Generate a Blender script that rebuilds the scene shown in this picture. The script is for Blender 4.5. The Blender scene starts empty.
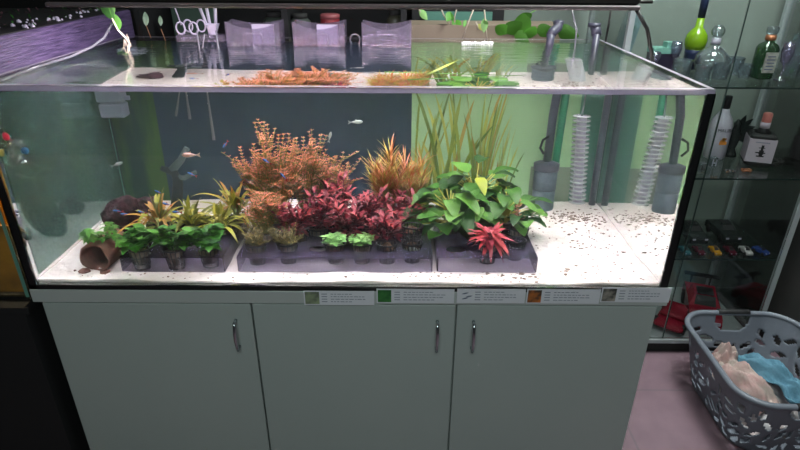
import bpy, math, random
from mathutils import Vector, Matrix
random.seed(7)
SC = bpy.context.scene
COL = SC.collection
R = random.uniform
PI = math.pi

# ------------------------------------------------------------------ camera numbers
CAM = Vector((.13, -1.2, 1.522)); PITCH = math.radians(25.9); FOC = 560.0; ROLL = math.radians(.35)
def _ray(px, py):
    u = (px-400)/FOC; v = (225-py)/FOC
    c, s = math.cos(ROLL), math.sin(ROLL); u, v = u*c-v*s, u*s+v*c
    return Vector((u, math.cos(PITCH)+v*math.sin(PITCH), v*math.cos(PITCH)-math.sin(PITCH)))
def A(px, py, y=None, z=None):          # measuring aid: a point seen through air
    d = _ray(px, py); t = (z-CAM.z)/d.z if z is not None else (y-CAM.y)/d.y
    return CAM+d*t
def U(px, py, y=None, z=None):          # measuring aid: a point seen through the front pane and water
    d = _ray(px, py).normalized(); p = CAM+d*((.012-CAM.y)/d.y)
    qx, qz = d.x/1.33, d.z/1.33; q = Vector((qx, math.sqrt(1-qx*qx-qz*qz), qz))
    t = (z-p.z)/q.z if z is not None else (y-p.y)/q.y
    return p+q*t

# ------------------------------------------------------------------ materials
def mat(name, col, rough=.55, col2=None, scale=20, metal=0, alpha=1, spec=.5, bump=0, bscale=60, sss=0, trans=0, stretch=None, coat=0):
    m = bpy.data.materials.new(name); m.use_nodes = True; nt = m.node_tree
    b = nt.nodes['Principled BSDF']
    b.inputs['Base Color'].default_value = (*col, 1); b.inputs['Roughness'].default_value = rough
    b.inputs['Metallic'].default_value = metal; b.inputs['Alpha'].default_value = alpha
    b.inputs['Specular IOR Level'].default_value = spec
    b.inputs['Transmission Weight'].default_value = trans; b.inputs['Coat Weight'].default_value = coat
    tc = nt.nodes.new('ShaderNodeTexCoord'); mp = nt.nodes.new('ShaderNodeMapping'); nt.links.new(tc.outputs['Object'], mp.inputs[0])
    if stretch: mp.inputs['Scale'].default_value = stretch
    if col2 is not None:
        n = nt.nodes.new('ShaderNodeTexNoise'); n.inputs['Scale'].default_value = scale; n.inputs['Detail'].default_value = 5
        nt.links.new(mp.outputs[0], n.inputs['Vector'])
        r = nt.nodes.new('ShaderNodeValToRGB'); r.color_ramp.elements[0].position = .38; r.color_ramp.elements[1].position = .62
        r.color_ramp.elements[0].color = (*col, 1); r.color_ramp.elements[1].color = (*col2, 1)
        nt.links.new(n.outputs['Fac'], r.inputs[0]); nt.links.new(r.outputs[0], b.inputs['Base Color'])
    if bump:
        n = nt.nodes.new('ShaderNodeTexNoise'); n.inputs['Scale'].default_value = bscale; n.inputs['Detail'].default_value = 4
        nt.links.new(mp.outputs[0], n.inputs['Vector'])
        bp = nt.nodes.new('ShaderNodeBump'); bp.inputs['Strength'].default_value = bump; bp.inputs['Distance'].default_value = .01
        nt.links.new(n.outputs['Fac'], bp.inputs['Height']); nt.links.new(bp.outputs[0], b.inputs['Normal'])
    return m
def sheet(name, tint, milk=(.8, .8, .8), amount=.1, refl=.06, rough=.03):
    """thin clear or cloudy sheet: transparent + a little milkiness + reflection"""
    m = bpy.data.materials.new(name); m.use_nodes = True; nt = m.node_tree; nt.nodes.clear(); L = nt.links.new
    o = nt.nodes.new('ShaderNodeOutputMaterial'); t = nt.nodes.new('ShaderNodeBsdfTransparent'); t.inputs[0].default_value = (*tint, 1)
    d = nt.nodes.new('ShaderNodeBsdfDiffuse'); d.inputs[0].default_value = (*milk, 1)
    tl = nt.nodes.new('ShaderNodeBsdfTranslucent'); tl.inputs[0].default_value = (*milk, 1)
    dm = nt.nodes.new('ShaderNodeMixShader'); L(d.outputs[0], dm.inputs[1]); L(tl.outputs[0], dm.inputs[2])
    a = nt.nodes.new('ShaderNodeMixShader'); a.inputs[0].default_value = amount; L(t.outputs[0], a.inputs[1]); L(dm.outputs[0], a.inputs[2])
    g = nt.nodes.new('ShaderNodeBsdfGlossy'); g.inputs['Roughness'].default_value = rough
    f = nt.nodes.new('ShaderNodeLayerWeight'); f.inputs[0].default_value = .18
    mu = nt.nodes.new('ShaderNodeMath'); mu.operation = 'MULTIPLY_ADD'; mu.inputs[1].default_value = .7; mu.inputs[2].default_value = refl
    L(f.outputs['Fresnel'], mu.inputs[0])
    x = nt.nodes.new('ShaderNodeMixShader'); L(mu.outputs[0], x.inputs[0]); L(a.outputs[0], x.inputs[1]); L(g.outputs[0], x.inputs[2])
    L(x.outputs[0], o.inputs[0]); return m
M = {}
M['white_board'] = mat('white_melamine', (.40, .445, .435), .38, (.42, .46, .45), 2)
M['trim_board'] = mat('trim_melamine', (.46, .48, .48), .4)
M['gap'] = mat('dark_gap', (.02, .02, .02), .8)
M['chrome'] = mat('chrome', (.55, .58, .62), .18, metal=1)
M['silicone'] = mat('black_silicone', (.006, .007, .008), .4)
M['label'] = mat('label_card', (.74, .73, .80), .5)
M['ink'] = mat('label_ink', (.12, .14, .22), .7)
M['glass'] = sheet('pane_glass', (.97, .99, .98), amount=.0, refl=.02)
M['glass_edge'] = sheet('glass_edge', (.85, .85, .92), (.72, .66, .78), .62, .1, .15)
M['sand'] = mat('white_sand', (.76, .71, .69), .9, (.62, .56, .52), 7, bump=.5, bscale=45)
M['debris'] = mat('plant_debris', (.20, .14, .11), .9, (.32, .24, .20), 50)
M['navy'] = mat('navy_background', (.005, .020, .055), .7, (.009, .030, .065), 5)
M['bgreen'] = mat('pale_green_background', (.30, .50, .25), .7, (.34, .55, .29), 4)
M['bteal'] = mat('dark_teal_band', (.06, .18, .13), .7)
M['bbrown'] = mat('brown_band', (.19, .24, .17), .8)
M['moss'] = mat('moss_curtain', (.010, .040, .026), .9, (.05, .11, .015), 18, stretch=(1, 1, .18))
M['film'] = sheet('haze_film', (.86, .95, .93), (.30, .48, .43), .21, 0)
M['tray'] = sheet('smoked_acrylic', (.62, .59, .70), (.17, .15, .24), .38, .03, .15)
M['pot'] = mat('black_plastic', (.016, .015, .02), .5)
M['wool'] = mat('rock_wool', (.10, .07, .06), .9, (.16, .12, .1), 60)
M['clay'] = mat('terracotta', (.24, .10, .075), .85, (.15, .085, .06), 25, bump=.3)
M['lava'] = mat('dark_red_lava', (.10, .035, .05), .95, (.035, .014, .022), 40, bump=1, bscale=70)
M['lamp'] = mat('lamp_housing', (.018, .016, .016), .35)
M['lamp_edge'] = mat('lamp_lower_lip', (.10, .075, .085), .5)
M['dark_pipe'] = mat('dark_grey_pipe', (.055, .055, .085), .4)
M['green_pipe'] = mat('green_pipe', (.015, .20, .09), .35)
M['grey_filter'] = mat('grey_sponge', (.13, .17, .21), .7, (.10, .13, .17), 40)
M['clear_plastic'] = sheet('frosted_clear_plastic', (.86, .83, .92), (.44, .39, .50), .30, .10, .1)
M['white_plastic'] = mat('white_plastic', (.46, .42, .54), .35)
M['tube'] = sheet('clear_tube', (.85, .85, .88), (.42, .42, .48), .45, .08, .1)
M['black'] = mat('black_paint', (.008, .008, .01), .7)
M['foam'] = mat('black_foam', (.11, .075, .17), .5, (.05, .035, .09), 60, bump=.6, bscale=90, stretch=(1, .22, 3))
M['amber'] = mat('amber_substrate', (.32, .15, .015), .7, (.16, .075, .01), 9)
M['wallgreen'] = mat('wall_paint_green_grey', (.19, .225, .205), .8, (.205, .24, .22), 3)
M['darkwall'] = mat('dark_wall', (.05, .045, .045), .85, (.035, .035, .035), 4)
M['floor'] = None
M['beige'] = mat('beige_board', (.26, .20, .15), .6)
M['tealpaint'] = mat('teal_board', (.07, .20, .16), .5)
M['steel'] = mat('silver_profile', (.42, .46, .48), .35, metal=.3)
M['vglass'] = sheet('cabinet_glass', (.975, .985, .98), amount=.0, refl=.02)
M['vshelf'] = sheet('shelf_glass', (.97, .99, .98), (.2, .3, .28), .02, .012)
M['vedge'] = mat('dark_glass_edge', (.015, .03, .028), .2)
M['basket'] = mat('grey_basket_plastic', (.14, .155, .19), .45)
M['pinkcloth'] = mat('pink_cream_cloth', (.42, .26, .25), .9, (.38, .32, .29), 14, bump=.3)
M['bluecloth'] = mat('light_blue_cloth', (.08, .20, .28), .9, (.11, .24, .33), 20, bump=.3)
M['whitecloth'] = mat('white_cloth', (.58, .56, .58), .9, (.5, .42, .42), 14)
M['clearware'] = sheet('clear_glassware', (.84, .90, .92), (.55, .60, .68), .22, .2, .05)
M['paleglass'] = sheet('purple_tint_glassware', (.8, .76, .9), (.48, .42, .62), .25, .16, .05)
M['greenglass'] = sheet('green_bottle_glass', (.15, .45, .2), (.04, .16, .05), .5, .15, .05)
M['lime'] = mat('lime_glass', (.20, .36, .01), .15)
M['navyfoil'] = mat('navy_foil', (.02, .03, .08), .3)
M['copper'] = mat('copper', (.45, .16, .08), .35, metal=.5)
M['paper'] = mat('paper_label', (.5, .48, .44), .7, (.3, .3, .27), 60)
M['pinkish'] = mat('pinkish_white_card', (.52, .44, .52), .6)
M['malibuwhite'] = mat('white_bottle', (.50, .47, .56), .3)
M['orange'] = mat('orange_print', (.75, .25, .03), .5)
M['ink_black'] = mat('black_print', (.01, .01, .012), .6)
M['red_wrap'] = mat('pink_wrap', (.55, .16, .14), .5)
for n, c in dict(car_red=(.28, .012, .03), car_maroon=(.10, .015, .03), car_yellow=(.55, .26, .015), car_white=(.5, .48, .48), car_blue=(.03, .06, .22), car_teal=(.03, .11, .13), car_black=(.02, .025, .025)).items():
    M[n] = mat(n, c, .25)
# leaves
def leafm(n, c, c2=None):
    M[n] = mat('leaf_'+n, c, .45, c2, 30); b = M[n].node_tree.nodes['Principled BSDF']; return M[n]
leafm('g1', (.05, .20, .022)); leafm('g2', (.10, .32, .04)); leafm('g3', (.02, .09, .015))
leafm('lg1', (.30, .58, .18)); leafm('lg2', (.20, .42, .12))
leafm('y1', (.34, .34, .035)); leafm('y2', (.50, .46, .07)); leafm('y3', (.17, .19, .025)); leafm('yo', (.44, .22, .035))
leafm('o1', (.62, .17, .045)); leafm('o2', (.82, .32, .17)); leafm('o3', (.42, .26, .035)); leafm('o4', (.17, .20, .03)); leafm('pk', (.75, .22, .18))
leafm('r1', (.20, .012, .026)); leafm('r2', (.30, .024, .045)); leafm('r3', (.08, .007, .015)); leafm('r4', (.46, .05, .06))
leafm('v1', (.26, .34, .05)); leafm('v2', (.40, .44, .08)); leafm('v3', (.13, .21, .03)); leafm('v4', (.38, .28, .05))
leafm('b1', (.06, .20, .022)); leafm('b2', (.12, .31, .04)); leafm('b3', (.025, .10, .015)); leafm('b4', (.38, .46, .03)); leafm('bs', (.55, .50, .10))
leafm('ol1', (.22, .17, .05)); leafm('ol2', (.32, .24, .07)); leafm('ol3', (.14, .13, .04))
leafm('root', (.5, .42, .34)); leafm('brownstem', (.25, .12, .06))

# ------------------------------------------------------------------ mesh builder
class MB:
    def __init__(s): s.v = []; s.f = []; s.mi = []; s.sm = []
    def add(s, vs, fs, mi=0, smooth=False, X=None):
        o = len(s.v)
        s.v += [tuple(X @ Vector(p)) if X is not None else tuple(p) for p in vs]
        for f in fs: s.f.append(tuple(i+o for i in f)); s.mi.append(mi); s.sm.append(smooth)
        return s
    def box(s, lo, hi, mi=0, X=None, bev=0):
        (a, b, c), (d, e, f) = lo, hi
        if bev:
            b2 = bev; z0, z1 = c, f
            vs = []; 
            for z, ins in ((z0, b2), (z0+b2, 0), (z1-b2, 0), (z1, b2)):
                vs += [(a+ins+b2, b+ins, z), (d-ins-b2, b+ins, z), (d-ins, b+ins+b2, z), (d-ins, e-ins-b2, z), (d-ins-b2, e-ins, z), (a+ins+b2, e-ins, z), (a+ins, e-ins-b2, z), (a+ins, b+ins+b2, z)]
            fs = [tuple(range(7, -1, -1)), tuple(range(24, 32))]
            for k in range(3):
                for i in range(8): fs.append((k*8+i, k*8+(i+1) % 8, k*8+8+(i+1) % 8, k*8+8+i))
            return s.add(vs, fs, mi, False, X)
        return s.add([(a, b, c), (d, b, c), (d, e, c), (a, e, c), (a, b, f), (d, b, f), (d, e, f), (a, e, f)],
                     [(3, 2, 1, 0), (4, 5, 6, 7), (0, 1, 5, 4), (1, 2, 6, 5), (2, 3, 7, 6), (3, 0, 4, 7)], mi, False, X)
    def lathe(s, prof, n=20, mi=0, X=None, cap=True, smooth=True, sq=0):
        vs = []; fs = []
        for r, z in prof:
            for i in range(n):
                a = 2*PI*i/n
                k = 1
                if sq: k = 1/max(abs(math.cos(a)), abs(math.sin(a)))**sq
                vs.append((r*k*math.cos(a), r*k*math.sin(a), z))
        for k in range(len(prof)-1):
            for i in range(n): fs.append((k*n+i, k*n+(i+1) % n, (k+1)*n+(i+1) % n, (k+1)*n+i))
        if cap: fs += [tuple(range(n-1, -1, -1)), tuple((len(prof)-1)*n+i for i in range(n))]
        return s.add(vs, fs, mi, smooth, X)
    def tube(s, pts, r, n=8, mi=0, X=None, closed=False):
        pts = [Vector(p) for p in pts]; m = len(pts); rs = r if isinstance(r, (list, tuple)) else [r]*m
        vs = []; fs = []; prev = None
        for i, p in enumerate(pts):
            t = (pts[(i+1) % m]-pts[i-1]) if closed else (pts[min(i+1, m-1)]-pts[max(i-1, 0)])
            t = t.normalized() if t.length > 1e-9 else Vector((0, 0, 1))
            if prev is None: prev = t.orthogonal().normalized()
            a = (prev-t*prev.dot(t)); a = a.normalized() if a.length > 1e-6 else t.orthogonal().normalized(); prev = a; b = t.cross(a)
            for k in range(n):
                w = 2*PI*k/n; vs.append(p+(a*math.cos(w)+b*math.sin(w))*rs[i])
        for i in range(m if closed else m-1):
            j = (i+1) % m
            for k in range(n): fs.append((i*n+k, i*n+(k+1) % n, j*n+(k+1) % n, j*n+k))
        if not closed: fs += [tuple(range(n-1, -1, -1)), tuple((m-1)*n+k for k in range(n))]
        return s.add(vs, fs, mi, True, X)
    def ball(s, c, r, mi=0, n=10, sc=(1, 1, 1), jit=0, X=None):
        vs = []; fs = []; h = max(4, n*2//3)
        for j in range(h+1):
            ph = PI*j/h
            for i in range(n):
                a = 2*PI*i/n; q = r*(1+R(-jit, jit)) if jit else r
                vs.append((c[0]+q*sc[0]*math.sin(ph)*math.cos(a), c[1]+q*sc[1]*math.sin(ph)*math.sin(a), c[2]-q*sc[2]*math.cos(ph)))
        for j in range(h):
            for i in range(n): fs.append((j*n+i, j*n+(i+1) % n, (j+1)*n+(i+1) % n, (j+1)*n+i))
        return s.add(vs, fs, mi, True, X)
    def leaf(s, base, d, L, W, droop=0, mi=0, seg=4, shape=1, fold=.25, up=(0, 0, 1), wav=0, bend=(0, 0, 0)):
        d = Vector(d).normalized(); base = Vector(base); up = Vector(up)
        side = d.cross(up)
        side = side.normalized() if side.length > 1e-3 else d.orthogonal().normalized()
        vs = []; fs = []; ph = R(0, 6)
        pp = None
        for i in range(seg+1):
            t = i/seg; p = base+d*L*t-Vector((0, 0, 1))*droop*L*t*t+Vector(bend)*t*t
            if shape == 1: w = math.sin(PI*min(1, t*.97+.03))**.8
            elif shape == 2: w = math.sin(PI*(t**.65)*.98+.02)**.75       # broad near the stem
            elif shape == 4: w = min(1, (1-t)*7+.1)
            else: w = (1-t**4)*(.75+.25*math.sin(PI*t))                  # ribbon
            w = max(w, .02)*W*.5
            tt = (p-pp).normalized() if pp is not None else d
            nn = side.cross(tt).normalized(); pp = p
            wv = math.sin(ph+t*7)*wav*W
            vs += [p-side*w+nn*(w*fold+wv), p, p+side*w+nn*(w*fold-wv)]
            if i: o = 3*(i-1); fs += [(o, o+1, o+4, o+3), (o+1, o+2, o+5, o+4)]
        return s.add(vs, fs, mi, True)
    def build(s, name, mats, parent=None, loc=None):
        me = bpy.data.meshes.new(name); me.from_pydata(s.v, [], s.f)
        for m in (mats if isinstance(mats, (list, tuple)) else [mats]): me.materials.append(M[m] if isinstance(m, str) else m)
        me.polygons.foreach_set('material_index', s.mi); me.polygons.foreach_set('use_smooth', s.sm); me.update()
        o = bpy.data.objects.new(name, me); COL.objects.link(o)
        if parent is not None: o.parent = parent
        if loc is not None: o.location = loc
        return o
def thing(name, label, cat, loc=(0, 0, 0), rz=0, group=None, rot=None):
    o = bpy.data.objects.new(name, None); COL.objects.link(o); o.empty_display_size = .05
    o.location = loc; o.rotation_euler = rot if rot else (0, 0, rz)
    return tag(o, label, cat, group)
def tag(o, label=None, cat=None, group=None, kind=None):
    if label: o['label'] = label
    if cat: o['category'] = cat
    if group: o['group'] = group
    if kind: o['kind'] = kind
    return o
def copy_tree(o, parent=None):
    c = o.copy(); COL.objects.link(c)
    if parent is not None: c.parent = parent
    for ch in [x for x in bpy.data.objects if x.parent == o]: copy_tree(ch, c)
    return c
def T(x=0, y=0, z=0, rx=0, ry=0, rz=0, s=1):
    return Matrix.Translation((x, y, z)) @ Matrix.Rotation(rz, 4, 'Z') @ Matrix.Rotation(ry, 4, 'Y') @ Matrix.Rotation(rx, 4, 'X') @ Matrix.Scale(s, 4)

# ------------------------------------------------------------------ dimensions
D = .765; TB = .755; TT = 1.265; WZ = 1.2555; G = .012; SZ = .772

# ------------------------------------------------------------------ room
fl = bpy.data.materials.new('floor_tiles'); fl.use_nodes = True; nt = fl.node_tree; b = nt.nodes['Principled BSDF']
tc = nt.nodes.new('ShaderNodeTexCoord'); br = nt.nodes.new('ShaderNodeTexBrick'); br.offset = 0; br.inputs['Scale'].default_value = 1
br.inputs['Brick Width'].default_value = .6; br.inputs['Row Height'].default_value = .6; br.inputs['Mortar Size'].default_value = .004
br.inputs['Color1'].default_value = (.21, .135, .165, 1); br.inputs['Color2'].default_value = (.195, .125, .155, 1); br.inputs['Mortar'].default_value = (.16, .12, .14, 1)
nz = nt.nodes.new('ShaderNodeTexNoise'); nz.inputs['Scale'].default_value = 14; nz.inputs['Detail'].default_value = 6
mx = nt.nodes.new('ShaderNodeMixRGB'); mx.blend_type = 'MULTIPLY'; mx.inputs[0].default_value = .35
mp = nt.nodes.new('ShaderNodeMapping'); mp.inputs['Location'].default_value = (.25, .12, 0)
nt.links.new(tc.outputs['Object'], mp.inputs[0]); nt.links.new(mp.outputs[0], br.inputs[0]); nt.links.new(tc.outputs['Object'], nz.inputs['Vector'])
nt.links.new(br.outputs[0], mx.inputs[1]); nt.links.new(nz.outputs['Fac'], mx.inputs[2]); nt.links.new(mx.outputs[0], b.inputs['Base Color'])
b.inputs['Roughness'].default_value = .45
def struct(name, lo, hi, m):
    o = MB().box(lo, hi).build(name, m); o['kind'] = 'structure'; return o
struct('floor', (-3.2, -3.2, -.06), (1.80, 1.5, 0), fl)
struct('wall_back', (.22, 1.19, 0), (1.80, 1.29, 2.6), 'wallgreen')
struct('wall_left', (-3.3, -3.2, 0), (-3.2, 1.5, 2.6), 'darkwall')
struct('wall_right', (1.735, -3.2, 0), (1.80, 1.19, 2.6), 'darkwall')
struct('wall_recess', (-3.2, 1.40, 0), (.22, 1.5, 2.6), 'black')
struct('ceiling', (-3.2, -3.2, 2.6), (1.80, 1.5, 2.66), mat('ceiling_paint', (.3, .3, .3), .9))

# ------------------------------------------------------------------ stand
st = thing('aquarium_stand', 'white aquarium base cabinet with three plain doors below the big tank', 'cabinet', (0, D/2, 0))
def local(o, p): return Vector(p)-Vector(o.location)
MB().box((-.785, .022-D/2, .06), (.79, D/2, .716)).box((-.76, .06-D/2, 0), (.77, D/2-.03, .06)).build('carcass', 'white_board', st)
MB().box((-.805, -D/2-.004, .716), (.812, D/2, TB-.002), bev=.0015).build('top_board', 'trim_board', st)
for x0, x1, hx in ((-.785, -.2525, -.295), (-.2475, .2735, .2285), (.2785, .79, .3225)):
    dd = MB().box((x0, 0-D/2, .07), (x1, .0205-D/2, .7115), bev=.001).build('door', 'white_board', st)
    hb = MB(); z0, z1 = .578, .662
    pts = [(hx, -D/2+.001, z1), (hx, -D/2-.018, z1)] + [(hx, -D/2-.016-.009*math.sin(PI*k/8), z1-(z1-z0)*k/8) for k in range(1, 8)] + [(hx, -D/2-.018, z0), (hx, -D/2+.001, z0)]
    hb.tube(pts, [.0045]+[.004]+[.0045]*7+[.004, .0045], 10)
    tag(hb.build('handle', 'chrome', dd), 'curved chrome bow handle')
# price labels
lab_spec = [(-.112, .066, .715, .757, 'plant photo on a pale card'), (.072, .268, .722, .764, ''), (.275, .447, .7235, .7655, ''), (.4505, .6355, .7235, .766, ''), (.638, .812, .7285, .772, '')]
thumbs = [((.14, .16, .12), (.30, .36, .22)), ((.02, .12, .03), (.05, .22, .05)), ((.58, .56, .60), (.12, .12, .14)), ((.06, .04, .03), (.55, .16, .03)), ((.04, .045, .04), (.38, .34, .30))]
lab_txt = ['leftmost paper shelf label on the cabinet edge, with a grey-green photo', 'paper shelf label on the cabinet edge with a plain dark green photo', 'paper shelf label with a slim grey fish picture on white',
           'paper shelf label on the cabinet edge with an orange and black photo', 'rightmost paper shelf label, its photo showing dark planting over pale gravel']
for (x0, x1, z0, z1, _), (c1, c2), lt in zip(lab_spec, thumbs, lab_txt):
    w, h = x1-x0, z1-z0
    t = thing('shelf_label', lt, 'label', (x0, -.0055, z0), group='paper labels along the top edge of the cabinet')
    MB().box((0, -.0012, 0), (w, 0, h)).build('card', 'label', t)
    tm = mat('label_photo', c1, .5, c2, 45)
    tw = .034 if lt[0] != 'l' else .036
    o = MB()
    if 'slim grey fish' in lt:
        for k, (fx, fz) in enumerate(((.012, .012), (.022, .018), (.012, .027))):
            o.leaf((fx, -.0016, fz), (1, 0, .25), .018, .004, mi=0, up=(0, 1, 0), fold=0)
        o.build('fish_picture', 'ink', t)
    else: o.box((.003, -.0018, .003), (.003+tw, -.0011, h-.003)).build('photo', tm, t)
    tx = MB(); y = -.0016
    for k, zz in enumerate((.78, .60, .42, .24)):
        tx.box((.045, y, h*zz-.0008), (.045+.014, -.0011, h*zz+.0008))
        xx = .068+ (.03 if k == 3 else 0)*0
        while xx < w-.028-(.03 if k in (0, 3) else 0):
            l = R(.004, .012); tx.box((xx, y, h*zz-.0007), (min(xx+l, w-.012), -.0011, h*zz+.0007)); xx += l+.0025
    tx.build('text_lines', 'ink', t)

# ------------------------------------------------------------------ tank
aq = thing('aquarium', 'large rectangular glass aquarium full of water on the white cabinet', 'aquarium', (0, D/2, TB))
def pane(lo, hi, face=None):
    o = MB(); o.box(lo, hi); ob = o.build('glass_pane', ['glass', 'glass_edge'], aq)
    for p in ob.data.polygons:
        if p.normal.z > .9: p.material_index = 1
    ob.location = local(aq, (0, 0, 0)); return ob
pane((-.8, 0, TB+.0105), (.8, G-.0005, TT)); pane((-.8, D-G+.0005, TB+.0105), (.8, D, TT))
pane((-.8, G, TB+.0105), (-.8+G-.0005, D-G, TT)); pane((.8-G+.0005, G, TB+.0105), (.8, D-G, TT))
bp_ = MB().box((-.8, 0, TB), (.8, D, TB+.010)).build('base_pane', 'silicone', aq); bp_.location = local(aq, (0, 0, 0))
# rim band of bare glass above the water, front
rb = MB().box((-.8, -.0012, WZ-.003), (.8, -.0002, TT-.0015)).build('rim_band', sheet('rim_band_glass', (.8, .78, .86), (.55, .50, .62), .55, .12, .12), aq); rb.location = local(aq, (0, 0, 0))
for x0, x1 in ((-.803, -.784), (.784, .803)):
    s = MB().box((x0, -.002, TB-.001), (x1, .001, WZ+.0)).box((x0 if x0 < 0 else .800, -.002, TB-.001), (-.800 if x0 < 0 else x1, .02, WZ)).build('corner_seam', 'silicone', aq); s.location = local(aq, (0, 0, 0))
s = MB().box((-.803, -.002, TB-.001), (.803, .001, TB+.011)).build('bottom_seam', 'silicone', aq); s.location = local(aq, (0, 0, 0))
for sx in (-1, 1):
    s = MB().box((sx*.787-.004, D-G-.006, TB+.012), (sx*.787+.001 if sx < 0 else sx*.787+.0, D-G-.002, TT-.012)).build('back_seam', 'bteal', aq); s.location = local(aq, (0, 0, 0))
# background sheets fixed on the inside of the back pane
by0, by1 = D-G-.0035, D-G-.0015
def bgp(name, x0, x1, z0, z1, m, lab=None, dy=0):
    o = MB().box((x0, by0-dy, z0), (x1, by1-dy, z1)).build(name, m, aq); o.location = local(aq, (0, 0, 0))
    if lab: o['label'] = lab
bgp('background_sheet', -.64, .165, TB+.012, WZ-.012, 'navy', 'dark navy background sheet')
bgp('background_sheet', .165, .782, TB+.012, WZ-.012, 'bgreen', 'pale green background sheet')
bgp('background_sheet', .56, .782, TB+.012, SZ+.12, 'bbrown', 'brownish lower background sheet', .0022)
bgp('background_sheet', -.782, -.64, TB+.012, WZ-.012, 'moss', 'mossy green background strip')
bgp('background_sheet', .695, .782, TB+.012, WZ-.012, 'bteal', 'dark teal background strip', .0044)
# milky sheet inside left pane, its pale teal stands in for water haze
o = MB().box((-.8+G+.001, G+.02, SZ+.01), (-.8+G+.002, D-G-.01, WZ-.01)).build('haze_film', 'film', aq); o.location = local(aq, (0, 0, 0))

# water body
wm = bpy.data.materials.new('water'); wm.use_nodes = True; nt = wm.node_tree; nt.nodes.clear(); L = nt.links.new
o_ = nt.nodes.new('ShaderNodeOutputMaterial'); gl = nt.nodes.new('ShaderNodeBsdfGlass'); gl.inputs['IOR'].default_value = 1.33; gl.inputs['Roughness'].default_value = 0
L(gl.outputs[0], o_.inputs[0])
VOL = True
if VOL:
    vs_ = nt.nodes.new('ShaderNodeVolumeScatter'); vs_.inputs['Color'].default_value = (.55, .78, .74, 1); vs_.inputs['Density'].default_value = .085
    L(vs_.outputs[0], o_.inputs['Volume'])
wt = wm.copy(); wt.name = 'water_surface'; nt = wt.node_tree; gl = [n for n in nt.nodes if n.type == 'BSDF_GLASS'][0]
tc = nt.nodes.new('ShaderNodeTexCoord'); mp = nt.nodes.new('ShaderNodeMapping'); mp.inputs['Scale'].default_value = (5, 26, 1)
n1 = nt.nodes.new('ShaderNodeTexNoise'); n1.inputs['Scale'].default_value = 1.6; n1.inputs['Detail'].default_value = 2
bp = nt.nodes.new('ShaderNodeBump'); bp.inputs['Strength'].default_value = .35; bp.inputs['Distance'].default_value = .007
sx_ = nt.nodes.new('ShaderNodeSeparateXYZ'); mr = nt.nodes.new('ShaderNodeMapRange'); mr.inputs['From Min'].default_value = .30; mr.inputs['From Max'].default_value = .75; mr.inputs['To Min'].default_value = .08; mr.inputs['To Max'].default_value = .9
nt.links.new(tc.outputs['Object'], mp.inputs[0]); nt.links.new(mp.outputs[0], n1.inputs['Vector']); nt.links.new(n1.outputs['Fac'], bp.inputs['Height'])
nt.links.new(tc.outputs['Object'], sx_.inputs[0]); nt.links.new(sx_.outputs['Y'], mr.inputs['Value']); nt.links.new(mr.outputs[0], bp.inputs['Strength'])
nt.links.new(bp.outputs[0], gl.inputs['Normal'])
wo = MB().box((-.8+G, G, TB+.0105), (.8-G, D-G, WZ)).build('water', [wm, wt])
for p in wo.data.polygons:
    if p.normal.z > .9: p.material_index = 1
tag(wo, 'clear water filling the large aquarium', 'water', kind='stuff')

# sand bed
def sandz(x, y):
    return SZ+.0025*math.sin(x*9+1)*math.cos(y*11)+.0015*math.sin(x*31+y*23)
nx, ny = 110, 52; vs = []; fs = []
X0, X1, Y0, Y1 = -.8+G+.001, .8-G-.001, G+.001, D-G-.001
for j in range(ny+1):
    for i in range(nx+1):
        x = X0+(X1-X0)*i/nx; y = Y0+(Y1-Y0)*j/ny; vs.append((x, y, sandz(x, y)+R(-.0006, .0006)))
for j in range(ny):
    for i in range(nx): a = j*(nx+1)+i; fs.append((a, a+1, a+nx+2, a+nx+1))
m_ = MB().add(vs, fs, 0, True)
nb = len(m_.v); m_.v += [(X0, Y0, TB+.011), (X1, Y0, TB+.011), (X1, Y1, TB+.011), (X0, Y1, TB+.011)]
m_.f += [tuple(range(nx, -1, -1)) + (nb, nb+1)]; m_.mi.append(0); m_.sm.append(False)
m_.f += [(nb+3, nb+2, nb+1, nb)]; m_.mi.append(0); m_.sm.append(False)
tag(m_.build('sand', 'sand'), 'bright white sand covering the aquarium bottom', 'sand', kind='stuff')
m_ = MB()
for k in range(340):
    if k < 170: x, y = R(.5, .77), R(.05, .70)
    elif k < 260: x, y = R(-.75, .77), R(.02, .09)
    else: x, y = R(.15, .5), R(.02, .085)
    s_ = R(.001, .003)*(1.8 if random.random() < .12 else 1)
    m_.ball((x, y, sandz(x, y)+s_*.3), s_, 0, 5, (R(.7, 1.9), R(.7, 1.7), .5), .3)
for k in range(130):
    x, y = .68+random.gauss(0, .05), .57+random.gauss(0, .03); x = min(x, .77)
    m_.ball((x, y, sandz(x, y)+.001), R(.001, .004), 0, 5, (1.6, 1, .5), .3)
tag(m_.build('debris', 'debris'), 'brown specks of plant debris scattered over the sand', 'debris', kind='stuff')

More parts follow.
